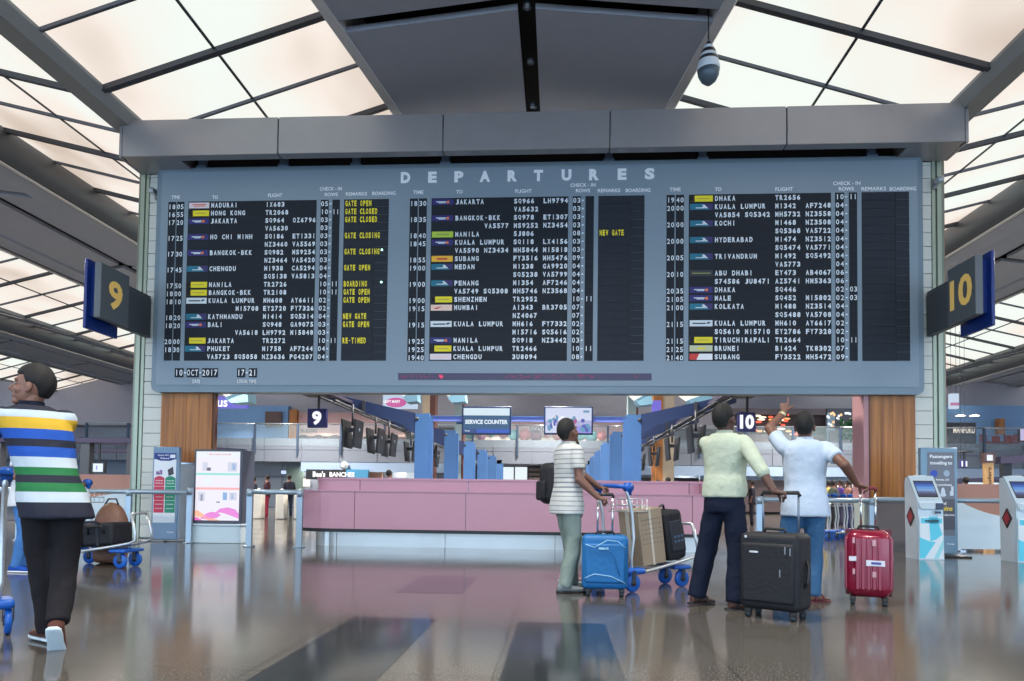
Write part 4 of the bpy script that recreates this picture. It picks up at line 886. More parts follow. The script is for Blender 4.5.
b = MB(); text(b, 'Transfers', (0, -.005, 1.4), .75, .09, (0, 0, 1), (-1, 0, 0), bold=.03); b.build('lettering', W('dir_dk', 110, 76, 50), t)

def kiosk():
    t = thing('check_in_kiosk', 'x', 'kiosk', (0, 0, 0), 0, 'self check-in kiosks')
    hw = .245
    side = [(.0, 0), (.35, 0), (.38, 1.3), (.36, 1.42), (.28, 1.42), (.0, .98)]      # (y, z)
    b = MB()
    for s in (-1, 1): b.prism([(p, q) for p, q in side], .05, (s*hw+(.05 if s < 0 else 0), 0, 0), (0, 1, 0), (0, 0, 1))
    b.box(-hw+.04, hw-.04, .03, .33, .02, .96); b.box(-hw+.04, hw-.04, .26, .34, .9, 1.36); b.build('body', mat('kiosk_white', sr(206, 214, 220), .35, .05), t)
    b = MB(); b.prism([(-.06, .0), (0, 0), (0, .98), (.28, 1.42), (.3, 1.45), (.26, 1.45), (-.03, 1.0)], .48, (.24, 0, 0), (0, 1, 0), (0, 0, 1)); b.build('front_cover', mat('kiosk_frame', sr(186, 204, 214), .35, .1), t)
    def fr(u, v, off=.002):     # point on the tilted face: u across, v 0..1 up
        a = Vector((0, -.03, 1.0)); c = Vector((0, .26, 1.45)); d = c-a; n = Vector((0, -d.z, d.y)).normalized(); p = a+d*v+n*off; return (u, p.y, p.z)
    def fq(b, u0, u1, v0, v1, off, mi=0): b.add([fr(u0, v0, off), fr(u1, v0, off), fr(u1, v1, off), fr(u0, v1, off)], [(0,1,2,3)], mi)
    b = MB(); fq(b, -.19, .19, .16, .8, .003, 0); b.build('bezel', M_BLK, t)
    b = MB(); n = 6; K = [sr(30, 60, 130), sr(50, 100, 190), sr(90, 150, 220), sr(120, 160, 210), sr(90, 110, 160), sr(60, 60, 90)][::-1]
    for i in range(n): fq(b, -.175, .175, .2+.56*i/n, .2+.56*(i+1)/n, .005, i)
    for i in range(12): u = -.17+.028*i; fq(b, u, u+.015, .24, .3+.08*((i*7) % 5)/5, .006, 0)
    b.build('touch_screen', [glow('ks%d' % i, c, .9) for i, c in enumerate(K)], t)
    b = MB(); yy = -.062; quad(b, -.22, .22, .9, .99, yy, 2)
    b.box(-.2, .2, -.07, -.05, .87, .98, 0); b.box(.08, .22, -.085, -.05, .86, .97, 1); b.box(.07, .16, -.1, -.06, .79, .83, 1); b.build('card_reader_bay', [mat('kiosk_pale', sr(190, 206, 214), .3), mat('kiosk_navy', sr(30, 44, 74), .3), M_WHITE], t)
    b = MB(); b.box(-.12, .13, -.09, -.055, .655, .675); b.build('slot', M_BLK, t)
    b = MB(); T = lambda pts, mi: b.add([(p, -.0625-.0005*mi, q) for p, q in pts], [tuple(range(len(pts)))], mi)
    T([(-.225, .02), (.225, .02), (.225, .74), (-.225, .74)], 0); T([(-.225, .02), (-.13, .02), (.08, .3), (-.02, .31), (-.225, .38)], 1); T([(-.05, .74), (.12, .74), (.16, .55), (.21, .43), (.08, .34), (-.02, .31)], 1)
    T([(.04, .02), (.13, .02), (.225, .2), (.225, .36)], 2); T([(-.2, .62), (.2, .62), (.2, .71), (-.2, .71)], 1); b.build('front_graphics', [W('kg_white', 214, 226, 232), W('kg_cyan', 92, 200, 224), W('kg_mint', 150, 212, 220)], t)
    b = MB(); b.prism([(-.0, -.17), (.12, 0), (0, .17), (-.12, 0)], .02, (-hw-.02, .17, .73), (0, -1, 0), (0, 0, 1)); b.prism([(-.0, -.12), (.08, 0), (0, .12), (-.08, 0)], .022, (-hw-.022, .17, .73), (0, -1, 0), (0, 0, 1), 1)
    b.build('diamond_label', [W('dl_dark', 54, 34, 40), W('dl_red', 168, 50, 60)], t)
    b = MB(); b.box(-.1, .12, .28, .36, 1.4, 1.46); b.build('top_unit', M_WHITE, t)
    return t
k1 = kiosk(); k2 = copy_tree(k1)
k1.location = (6.04, 12.15, 0); k1['label'] = 'white and cyan check-in kiosk with a blue screen in front of the right totem'
k2.location = (7.42, 11.9, 0); k2['label'] = 'white and cyan check-in kiosk cut off by the right edge of the view'
k1.rotation_euler.z = k2.rotation_euler.z = radians(3); k1.scale = k2.scale = (.85, .95, .94)
# turnstile gate pylons at far left with people beyond
def gate():
    t = thing('gate_pylon', 'x', 'gate', (0, 0, 0), 0, 'white gate pylons in a row')
    b = MB(); b.rbox(-.17, .17, 0, .34, 0, .92, .05); b.build('body', W('gate_cream', 216, 210, 200), t)
    b = MB(); b.lathe([(.15, .92), (.13, 1.0), (.05, 1.08), (.01, 1.1)], 12, M=Matrix.Translation((0, .17, 0))); b.build('reader_top', W('gate_top', 196, 200, 200), t)
    return t
g0 = gate()
for i, (px, w_) in enumerate(((257, 'first from the light box'), (280, 'middle one of the three'), (298.5, 'nearest the pink counter'))):
    g = g0 if i == 0 else copy_tree(g0); g.location = (X(px, 25.2), 25.2, 0); g['label'] = 'cream white gate pylon beyond the short rail, '+w_
t, iv = flat_thing('small_wall_screen', 'small lit blue screen on the far wall above the gate pylons', 'screen', [('bezel', M_BLK, [(280.5, 469.5, 287.5, 474, 45.6, .1)]), ('display', glow('sw_blue', (.6, .7, 1), 1), [(281, 470, 287, 473.5, 45.55, .04)])])
t = thing('hanging_monitor', 'small lit monitor hanging beyond the left opening, right of the striped polo man', 'monitor', (X(98, 20, 467), 20, Z(472, 20, 98)))
b = MB(); b.box(-.2, .2, 0, .08, -.02, .3); b.box(-.03, .03, .02, .06, .3, 1.0); b.build('casing', M_BLK, t); b = MB(); quad(b, -.15, .15, .02, .26, -.004); quad(b, -.06, -.02, .08, .2, -.006, 1); b.build('display', [glow('hm_pale', (.75, .86, 1), 1), glow('hm_vio', (.3, .25, .7), 1)], t)
t = thing('check_in_canopy', 'dark plum canopy beams of the next check-in row beyond the left opening', 'canopy', (-12.5, 20, 2.15))
b = MB(); b.box(-5, 1.4, 0, .3, .18, .32); b.box(-5, 1.4, 2, 2.3, .02, .1); b.prism([(-5, .5), (1.4, .2), (1.4, .32), (-5, .7)], -.3, (0, 5, 0)); b.build('beams', mat('canopy_plum', sr(46, 42, 68), .6), t)
for x in (-3.9, -1.2, .2): b = MB(); b.box(x-.14, x+.14, .02, .25, -2.15, .2); b.build('post', M_RIBD, t)
t = thing('check_in_canopy', 'dark plum canopy beams and desks of the next check-in row beyond the right opening', 'canopy', (14.2, 22, 1.95))
b = MB(); b.prism([(-1.4, .1), (6, .55), (6, .75), (-1.4, .3)], -.3); b.prism([(-1.4, -.5), (2.5, -.1), (6, .05), (6, .2), (-1.4, -.3)], -.3, (0, 3, 0)); b.build('beams', mat('canopy_plum', sr(46, 42, 68), .6), t)
for x in (-1, 2.2, 5): b = MB(); b.box(x-.12, x+.12, .05, .25, -1.95, .3); b.build('post', M_RIBD, t)
b = MB(); b.box(-1.6, 5, 1, 1.3, -.95, -.42); b.build('pale_desk_screen', W('desk_pale', 196, 214, 226), t)

# ================================================================== PEOPLE
V = Vector
def ring(c, a, b, ux=V((1, 0, 0)), uy=V((0, 1, 0)), n=18, p=2.3):
    out = []
    for k in range(n):
        t = 2*pi*k/n; x, y = cos(t), sin(t); f = (abs(x)**p+abs(y)**p)**(-1/p); out.append(V(c)+ux*(a*x*f)+uy*(b*y*f))
    return out
def limb(mb, pts, rs, sub=5, n=14, ball=True):
    """tapered limb through joints, smoothly bent"""
    P_ = [V(p) for p in pts]; out = []; rr = []
    Q = [P_[0]*2-P_[1]] + P_ + [P_[-1]*2-P_[-2]]
    for i in range(len(P_)-1):
        for j in range(sub):
            t = j/sub; p0, p1, p2, p3 = Q[i], Q[i+1], Q[i+2], Q[i+3]
            c = (p1*2 + (p2-p0)*t*.6 + (p0*1.2-p1*3*.8-p1*.6+p2*2.4-p3*.6+p1*.0)*0)/2
            out.append(p1.lerp(p2, t)); rr.append(rs[i]+(rs[i+1]-rs[i])*t)
    out.append(P_[-1]); rr.append(rs[-1])
    for _ in range(2):      # soften the bends
        out = [out[0]]+[(out[k-1]+out[k]*2+out[k+1])/4 for k in range(1, len(out)-1)]+[out[-1]]
    mb.tube(out, rr, n)
    mb.ell(out[0], (rr[0],)*3)
    if ball: mb.ell(out[-1], (rr[-1],)*3)
def ik(a, b, l1, l2, pole):
    a, b = V(a), V(b); d = b-a; L_ = d.length; L_ = min(L_, (l1+l2)*.995); dn = d.normalized(); b2 = a+dn*L_
    x = (l1*l1-l2*l2+L_*L_)/(2*L_); h = sqrt(max(l1*l1-x*x, 0)); p = V(pole)-dn*V(pole).dot(dn); p.normalize()
    return a+dn*x+p*h, b2
def hand(mb, wr, d, pal, side, curl=.3, point=False, thumb=.3):
    d = V(d).normalized(); pal = V(pal); pal = (pal-d*pal.dot(d)).normalized(); side_ = V(side); side_ = (side_-d*side_.dot(d)-pal*side_.dot(pal)).normalized(); wr = V(wr)
    mb.loft([ring(wr+d*t, w_, h, side_, pal, 12, 2.6) for t, w_, h in ((-.02, .025, .02), (.01, .027, .019), (.04, .038, .017), (.07, .041, .015), (.092, .038, .012))])
    for i, (o, L_) in enumerate(((.031, .072), (.0105, .081), (-.0105, .075), (-.031, .058))):
        p = wr+d*(.086-(.006 if i == 3 else 0))+side_*o; dr = (d+side_*o*2.2).normalized(); c = .06 if (point and i == 0) else (1.15 if point else curl*(1+.08*i)); pts = [p-d*.012, p]
        for s in (.45, .31, .24):
            ax = dr.cross(pal).normalized(); dr = (Matrix.Rotation(c, 3, ax) @ dr).normalized(); p = p+dr*L_*s; pts.append(p)
        mb.tube(pts, [.0098, .0098, .0092, .0084, .0066], 8); mb.ell(pts[-1], (.0066,)*3, n=8, m=6)
    p = wr+d*.028+side_*.026; dr = (d*.62+side_*.72+pal*thumb).normalized(); pts = [wr+d*.012+side_*.012, p]
    for s in (.034, .03, .022): dr = (dr+pal*thumb*.6-side_*thumb*.35).normalized(); p = p+dr*s; pts.append(p)
    mb.tube(pts, [.013, .0135, .0115, .0105, .008], 8); mb.ell(pts[-1], (.008,)*3, n=8, m=6)
TEX = bpy.data.textures.new('cloth_folds', 'CLOUDS'); TEX.noise_scale = .13; TEX.noise_depth = 1
def skin_of(mb, name, m, parent, vox, it=4, disp=0.0, fac=.5):
    o = mb.build(name, m, parent)
    mods = [('REMESH', dict(mode='VOXEL', voxel_size=vox)), ('SMOOTH', dict(factor=fac, iterations=it))]
    if disp: mods.append(('DISPLACE', dict(texture=TEX, strength=disp, mid_level=.5, texture_coords='GLOBAL')))
    pr = o.parent; o.parent = None; bake(o, mods); o.parent = pr; return o
def hairmesh(mb, M, front=35, nape=-.075, vol=1.0):
    n, m_ = 44, 32; c = V((0, -.014, .026)); R_ = V((.0815, .1035, .1115))*vol; vs = []
    for i in range(m_+1):
        th = pi*i/m_
        for k in range(n):
            ph = 2*pi*k/n; dx, dy, dz = sin(th)*cos(ph), sin(th)*sin(ph), cos(th)
            p = V((dx*R_.x, dy*R_.y, dz*R_.z)); az = abs(math.degrees(atan2(dx, dy)))   # 0 = front
            if az < 55: lim = .048+front*.0004
            elif az < 80: lim = .062-(az-55)/25*.075
            elif az < 100: lim = -.013+(az-80)/20*.02
            elif az < 125: lim = .007-(az-100)/25*(.007-nape)
            else: lim = nape
            z = p.z+c.z; f = min(1, max(0, (z-lim)/.016)); k_ = .80+.20*f; k_ *= 1+.018*sin(ph*9+th*5)*f
            vs.append(M @ (c+p*k_))
    fs = [(i*n+k, (i+1)*n+k, (i+1)*n+(k+1) % n, i*n+(k+1) % n) for i in range(m_) for k in range(n)]
    mb.add(vs, fs, 0, True)
SK = {}
def skin_mat(name, c): return mat(name, c, .5, var=.1, nscale=9, bump=.08, bscale=60)
M_HAIR = mat('black_hair', (.005, .0045, .0045), .75, var=.4, nscale=30, bump=.15, bscale=90)
def person(label, loc, rz, skin, scale=1.0, head=(0, 0), lean=0.0, hands=None, feet=None, shirt=None, sleeve=.6, tuck=False, trousers=None, loose=0.0, hairkw={}, build=1.0, soles=None, shoe=None, hair_mat=None, group=None, extra=None, sway=0.0):
    """hands / feet: world targets. feet: [(x, y, z of the ankle, yaw of the foot, pitch)] right then left"""
    t = thing('person', label, 'person', loc, rz, group); t.scale = (scale,)*3
    inv = (Matrix.Translation(loc) @ Matrix.Rotation(rz, 4, 'Z') @ Matrix.Scale(scale, 4)).inverted(); invr = Matrix.Rotation(-rz, 3, 'Z')
    B_ = build
    def L(z): return V((sway*(z-.9), lean*(z-.9), z))      # lean shifts the upper body forward
    rings_t = [(.80, .13, .10, 0), (.88, .163, .118, -.01), (.95, .162, .118, -.01), (1.05, .148, .108, 0), (1.15, .152, .112, .01), (1.26, .165, .118, .01), (1.345, .168, .112, 0), (1.405, .150, .096, -.01), (1.445, .118, .080, -.012), (1.472, .080, .068, -.01), (1.50, .056, .056, 0)]
    def torso(b, g, z0, z1):
        rs = []
        for z, a, d_, yo in rings_t:
            if z0-.001 <= z <= z1+.001: rs.append((z, a, d_, yo))
        if rs[0][0] > z0:
            q = next(r for r in rings_t if r[0] > z0); rs.insert(0, (z0, q[1], q[2], q[3]))
        b.loft([ring(L(z)+V((0, yo, 0)), (a+g)*B_, (d_+g)*B_) for z, a, d_, yo in rs])
    SHL = {1: V((.162*B_+sway*.5, -.005+lean*.50, 1.402)), -1: V((-.162*B_+sway*.5, -.005+lean*.50, 1.402))}
    arms = {}
    for s in (1, -1):
        hd_ = hands.get(s) if hands else None
        if hd_ is None: hd_ = dict(rest=True)
        if hd_.get('rest'):
            wr = SHL[s]+V((s*.07, .06, -.53)); el, wr = ik(SHL[s], wr, .29, .255, V((0, -1, 0))); kw = dict(d=(0, .1, -1), pal=(-s, 0, 0), side=(0, 1, 0), curl=.35)
        else:
            wr = inv @ V(hd_['at']); el, wr = ik(SHL[s], wr, .29, .255, invr @ V(hd_.get('pole', (0, -.4, -1))))
            kw = dict(d=invr @ V(hd_['d']) if 'd' in hd_ else wr-el, pal=invr @ V(hd_['pal']), side=invr @ V(hd_['side']), curl=hd_.get('curl', .3), point=hd_.get('point', False), thumb=hd_.get('thumb', .3))
        arms[s] = (SHL[s], el, wr, kw)
    legs = {}
    for s in (1, -1):
        f_ = (feet or {}).get(s)
        hip = V((s*.088*B_, 0, .90))
        if f_ is None: an = V((s*.1, -.02, .085)); yaw = -s*.15; pit = 0
        else: an = inv @ V(f_[:3]); yaw = f_[3]-rz; pit = f_[4]
        kn, an = ik(hip, an, .42, .405, V((s*.1, 1, 0))); legs[s] = (hip, kn, an, yaw, pit)
    hy, hp = head; HM = Matrix.Translation(L(1.462)+V((0, .005, 0))) @ Matrix.Rotation(hy, 4, 'Z') @ Matrix.Rotation(hp, 4, 'X') @ Matrix.Translation((0, .018, .132)) @ Matrix.Scale(1.07, 4)
    # --- body: one continuous skin
    b = MB(); torso(b, -.022, .84, 1.50)
    hc = HM @ V((0, 0, 0)); b.tube([L(1.42), L(1.49)+V((0, 0, 0)), HM @ V((0, -.025, -.05))], [.062, .054, .054], 14)
    def e(c, r): b.ell(HM @ V(c), r, M=HM.to_3x3(), n=20, m=14)
    e((0, -.014, .024), (.074, .095, .103)); e((0, .022, -.035), (.060, .068, .082)); e((0, .066, -.096), (.030, .024, .022)); e((0, .072, .028), (.052, .02, .014)); e((0, .084, -.064), (.024, .012, .013)); e((.038, .05, -.03), (.025, .03, .025)); e((-.038, .05, -.03), (.025, .03, .025))
    b.tube([HM @ V(p) for p in ((0, .082, .022), (0, .097, -.008), (0, .108, -.028), (0, .092, -.036))], [.008, .010, .0145, .011], 10)
    for s in (1, -1): e((s*.078, -.004, -.008), (.010, .019, .031)); e((s*.076, .004, -.034), (.008, .011, .012))
    for s in (1, -1):
        sh, el, wr, kw = arms[s]; limb(b, [sh, el, wr], [.047*B_, .041*B_, .028], 6); limb(b, [el, el.lerp(wr, .3), wr], [.041*B_, .040*B_, .026], 4)
        hand(b, wr, **kw)
        hip, kn, an, yaw, pit = legs[s]; limb(b, [hip+V((-s*.01, 0, -.04)), kn, an], [.062, .05, .036], 6)
        FM = Matrix.Translation(an) @ Matrix.Rotation(yaw, 4, 'Z') @ Matrix.Rotation(pit, 4, 'X')
        b.loft([ring(FM @ V((0, y_, z_)), a, c_, FM.to_3x3() @ V((1, 0, 0)), FM.to_3x3() @ V((0, 0, 1)), 12) for y_, z_, a, c_ in ((-.055, -.045, .028, .028), (0, -.035, .034, .038), (.08, -.05, .038, .026), (.15, -.06, .038, .018), (.19, -.062, .025, .012))])
    body = skin_of(b, 'body', skin, t, .0052, 2, fac=.4)
    for s in (1, -1):
        b = MB(); b.ell(HM @ V((s*.03, .0755, .004)), (.0125, .009, .0062), M=HM.to_3x3(), n=12, m=8); b.ell(HM @ V((s*.03, .083, .004)), (.0055, .003, .0055), mi=1, M=HM.to_3x3(), n=10, m=6); b.build('eye', [mat('eye_white', (.36, .33, .31), .2, var=0), mat('iris', (.01, .008, .006), .2, var=0)], t)
    b = MB(); hairmesh(b, HM, **hairkw); hm_ = b.build('hair', hair_mat or M_HAIR, t)
    # --- shirt
    b = MB(); z0 = .93 if tuck else .80
    torso(b, .016, z0, 1.475)
    if not tuck: b.loft([ring(L(z)+V((0, -.008, 0)), (.172+g)*B_, (.126+g)*B_) for z, g in ((.775, .022), (.86, .020), (.95, .008))])
    else: b.loft([ring(L(z)+V((0, -.004, 0)), (.170+g)*B_, (.124+g)*B_) for z, g in ((.945, -.008), (.97, .014), (1.04, .012), (1.1, 0))])
    for s in (1, -1):
        sh, el, wr, kw = arms[s]; ins = sh+V((-s*.06, 0, -.02)); b.ell(sh+V((0, 0, -.008)), (.0625*B_,)*3)
        if sleeve <= 1: e_ = sh.lerp(el, sleeve); limb(b, [ins, sh+V((0, 0, .0)), e_], [.06, .066*B_, .066*B_], 5, ball=False)
        else: e_ = el.lerp(wr, sleeve-1); limb(b, [ins, sh, el, e_], [.06, .064*B_, .058*B_, .05*B_], 5); dn = (e_-el).normalized(); b.tube([e_-dn*.06, e_+dn*.005], [.060, .058], 14)
    shirt_o = skin_of(b, 'shirt', shirt, t, .0115, 4, disp=.016)
    b = MB(); cp = L(1.478); b.loft([ring(cp+V((0, -.004, z_)), a, c_) for z_, a, c_ in ((-.04, .105, .092), (-.012, .076, .074), (.02, .068, .068), (.022, .058, .058), (-.03, .06, .06))]); b.build('collar', extra.get('collar', shirt) if extra else shirt, t)
    # --- trousers
    b = MB(); zt_ = 1.0 if tuck else .93
    b.loft([ring(V((0, -.008, z)), a*B_, d_*B_) for z, a, d_ in ((.80, .150, .115), (.86, .163, .124), (.93, .160, .120), (zt_, .156, .114))])
    for s in (1, -1):
        hip, kn, an, yaw, pit = legs[s]; a2 = an+V((0, 0, -.028)) if abs(pit) < .3 else an+(kn-an).normalized()*.03
        limb(b, [hip+V((-s*.008, -.005, -.05)), kn, a2], [.086*B_+loose*.3, .068+loose, .056+loose], 7, ball=False)
    tr = skin_of(b, 'trousers', trousers, t, .012, 4, disp=.018)
    if tuck: b = MB(); b.loft([ring(V((0, -.008, z)), a*B_, d_*B_) for z, a, d_ in ((.955, .172, .130), (.99, .170, .128), (.99, .150, .11), (.955, .15, .11))], closed=True, cap=False); b.build('belt', M_BLK, t)
    # --- shoes
    for s in (1, -1):
        hip, kn, an, yaw, pit = legs[s]; FM = Matrix.Translation(an) @ Matrix.Rotation(yaw, 4, 'Z') @ Matrix.Rotation(pit, 4, 'X'); R3 = FM.to_3x3(); ux, uz = R3 @ V((1, 0, 0)), R3 @ V((0, 0, 1))
        kind = shoe[0]
        if kind == 'shoe':
            b = MB(); b.loft([ring(FM @ V((0, y_, z_)), a, c_, ux, uz, 14, 2.6) for y_, z_, a, c_ in ((-.078, -.048, .022, .02), (-.065, -.035, .036, .038), (-.02, -.02, .041, .05), (.03, -.026, .042, .043), (.09, -.044, .046, .028), (.15, -.05, .047, .022), (.19, -.054, .036, .018), (.208, -.058, .018, .012))]); o = b.build('shoe', shoe[1], t)
            b = MB(); b.loft([ring(FM @ V((0, y_, z_)), a, .011, ux, uz, 14, 4) for y_, z_, a in ((-.084, -.074, .026), (-.07, -.074, .040), (-.02, -.074, .044), (.04, -.074, .043), (.10, -.074, .049), (.16, -.073, .049), (.20, -.071, .037), (.216, -.069, .016))]); b.build('sole', shoe[2], o)
        else:
            b = MB(); b.loft([ring(FM @ V((0, y_, -.079)), a, .009, ux, uz, 14, 4) for y_, a in ((-.08, .028), (-.05, .038), (.03, .038), (.12, .047), (.18, .044), (.205, .02))])
            o = b.build('sandal_sole', shoe[2], t); b = MB()
            b.tube([FM @ V(p) for p in ((-.043, .08, -.07), (-.03, .10, -.035), (0, .11, -.025), (.03, .10, -.035), (.043, .08, -.07))], .010, 8); b.tube([FM @ V(p) for p in ((-.04, .0, -.07), (-.035, .02, -.02), (0, .045, .004), (.035, .02, -.02), (.04, .0, -.07))], .009, 8); b.build('strap', shoe[1], o)
    return t, dict(inv=inv, arms=arms, HM=HM, L=L, invr=invr)
SKIN1 = skin_mat('skin_brown', sr(112, 76, 62)); SKIN2 = skin_mat('skin_tan', sr(136, 96, 80)); SKIN3 = skin_mat('skin_deep', sr(88, 60, 52))
navy, wht, yel, blu, grn = sr(18, 24, 44), sr(180, 194, 204), sr(206, 166, 40), sr(16, 78, 172), sr(20, 108, 58)
# stripes by height on the shirt (metres / 2)
def st(zs): return [(z/2, c) for z, c in zs]
POLO = bands('rugby_stripe_shirt', st([(0, navy), (.872, wht), (.930, grn), (.988, navy), (1.035, grn), (1.082, wht), (1.147, blu), (1.205, navy), (1.251, blu), (1.316, yel), (1.386, wht), (1.432, navy)]), scale=.5)
bl = [(0, sr(206, 208, 204))]; z = .80
while z < 1.44: bl += [(z, sr(118, 120, 130)), (z+.011, sr(190, 192, 188))]; z += .046
TEE = bands('fine_stripe_shirt', st(bl[:31]), scale=.5)
def cloth(n, c, b=.3, r=.85): return mat(n, c, r, var=.08, nscale=6, bump=b, bscale=26, spec=.25)
T = lambda px, py, Y: V((at(px, py, Y)[0], Y, at(px, py, Y)[1]))
# man in the rugby-striped shirt, foreground left
zc0 = .97
p1, i1 = person('man in a bold yellow, blue, green and white striped polo, walking, at far left', (-3.10, 4.25, 0), radians(38), SKIN2, 1.0, head=(radians(74), radians(6)), lean=.26, sway=-.22,
    hands={-1: dict(at=T(-45, 478, 4.5), pole=(.2, -.3, -1), pal=(0, 0, -1), side=(1, .3, 0), curl=1.0, thumb=.5, d=(-.5, .8, -.1)), 1: dict(at=V((-3.62, 4.70, 1.0)), pole=(.3, .2, -1), pal=(0, 0, -1), side=(-1, 0, 0), curl=1.0, thumb=.5)},
    feet={1: (-2.96, 4.13, .13, radians(25), -.9), -1: (-3.16, 4.34, .085, radians(60), 0)}, shirt=POLO, sleeve=.72, trousers=cloth('charcoal_trousers', sr(30, 28, 32)), loose=.012,
    shoe=('shoe', cloth('brown_suede', sr(84, 52, 44)), mat('white_sole', sr(196, 214, 224), .5)), build=1.04, hairkw=dict(front=20, vol=1.04), extra=dict(collar=cloth('navy_collar', navy)))
# man in the fine-striped shirt
p2, i2 = person('man in a white fine-striped polo gazing up while holding a luggage trolley', (.10, 7.24, 0), radians(-62), SKIN1, 1.0, head=(radians(12), radians(16)), lean=.02,
    hands={1: dict(at=T(598, 497, 7.02), pole=(-.3, -.2, -1), pal=(0, .2, -1), side=(0, 1, .2), curl=1.15, thumb=.5, d=(1, -.05, -.25)), -1: dict(at=T(603, 490, 7.5), pole=(-.3, 0, -1), pal=(0, 0, -1), side=(0, -1, 0), curl=1.0, thumb=.5, d=(1, .1, -.2))},
    feet={1: (.08, 7.14, .085, radians(-78), 0), -1: (.15, 7.36, .085, radians(-70), 0)}, shirt=TEE, sleeve=.66, trousers=cloth('sage_trousers', sr(128, 142, 134)), loose=.014, build=1.06,
    shoe=('shoe', cloth('grey_shoe', sr(120, 128, 130)), M_RUB), hairkw=dict(front=60))
# man in the cream shirt
p3, i3 = person('man in a cream shirt and navy trousers gripping the black suitcase handle', (1.46, 6.42, 0), radians(-38), SKIN3, 1.03, head=(radians(-8), radians(12)), lean=0,
    hands={1: dict(at=T(776, 494, 5.98), pole=(.3, -.6, -.8), pal=(0, 0, -1), side=(-.3, 1, 0), curl=1.15, thumb=.5, d=(.95, -.2, -.2)), -1: dict(at=V((1.62, 6.74, 1.05)), pole=(-.2, .2, -1), pal=(0, -1, 0), side=(0, 0, 1), curl=.5)},
    feet={1: (1.52, 6.30, .085, radians(-75), 0), -1: (1.24, 6.55, .085, radians(-58), 0)}, shirt=cloth('cream_shirt', sr(178, 188, 168), .35), sleeve=1.3, tuck=True, trousers=cloth('navy_trousers', sr(17, 26, 46)), loose=.022,
    shoe=('sandal', M_BLK, M_RUB), hairkw=dict(front=60), build=1.04)
# man in the white shirt pointing
p4, i4 = person('man in a white polo and blue jeans pointing up at the board', (2.30, 6.88, 0), radians(-8), SKIN1, 1.02, head=(radians(-14), radians(10)), lean=.0,
    hands={-1: dict(at=T(784, 412, 7.2), pole=(-1, .1, -.2), pal=(.2, 1, 0), side=(1, 0, .1), point=True, d=(.12, .25, 1), thumb=.1), 1: dict(at=T(857, 484, 6.74), pole=(.3, -.8, -.6), pal=(0, 0, -1), side=(-.1, 1, 0), curl=1.15, thumb=.5, d=(.95, -.0, -.25))},
    feet={1: (2.36, 6.86, .085, radians(-65), 0), -1: (2.10, 6.98, .085, radians(-20), 0)}, shirt=cloth('white_polo', sr(184, 199, 216), .3), sleeve=.62, trousers=cloth('blue_jeans', sr(58, 98, 136), .5), loose=.016,
    shoe=('sandal', W('sandal_red', 120, 48, 60), W('sandal_maroon', 110, 50, 62)), build=1.1)
b = MB(); sh, el, wr, kw = i4['arms'][-1]; dn = (wr-el).normalized(); b.tube([wr-dn*.045, wr-dn*.02], .036, 16); b.build('wristwatch', mat('watch_gold', sr(214, 206, 160), .3, .7), p4)
# companion behind the striped-shirt man
p5, i5 = person('person with a black backpack standing hidden behind the fine-striped shirt man', (.14, 8.05, 0), radians(-70), SKIN1, .92, head=(0, 0), hands={1: dict(at=V((.12, 7.9, 1.22)), pal=(0, 0, -1), side=(0, 1, 0)), -1: dict(at=V((.2, 8.1, 1.22)), pal=(0, 0, -1), side=(0, -1, 0))}, shirt=cloth('grey_shirt', sr(120, 120, 124)), trousers=cloth('beige_trousers', sr(160, 160, 150)),
    shoe=('shoe', cloth('red_white_shoe', sr(190, 150, 150)), M_WHITE))
p6, i6 = person('person in white trousers pushing the trolley with black bags', (-6.47, 8.72, 0), radians(-85), SKIN1, .97,
    hands={1: dict(at=V((-6.17, 8.6, 1.05)), pal=(0, 0, -1), side=(0, 1, 0), curl=1.0, thumb=.5, d=(1, 0, -.1)), -1: dict(at=V((-6.17, 8.9, 1.05)), pal=(0, 0, -1), side=(0, -1, 0), curl=1.0, thumb=.5, d=(1, 0, -.1))},
    shirt=cloth('white_top', sr(214, 216, 220)), trousers=cloth('white_trousers', sr(206, 212, 220)), shoe=('shoe', cloth('blue_shoe', sr(30, 80, 170)), M_WHITE))
p7, i7 = person('person in white shirt, jeans and bright blue shoes at the left edge', (-6.18, 8.0, 0), radians(-80), SKIN2, .97,
    shirt=cloth('white_top', sr(214, 216, 220)), trousers=cloth('faded_jeans', sr(70, 120, 180), .5), shoe=('shoe', cloth('blue_shoe', sr(30, 80, 170)), M_WHITE), hands={1: dict(at=V((-5.92, 7.9, 1.1)), pal=(0, 0, -1), side=(0, 1, 0), curl=.6, d=(1, 0, 0)), -1: None})
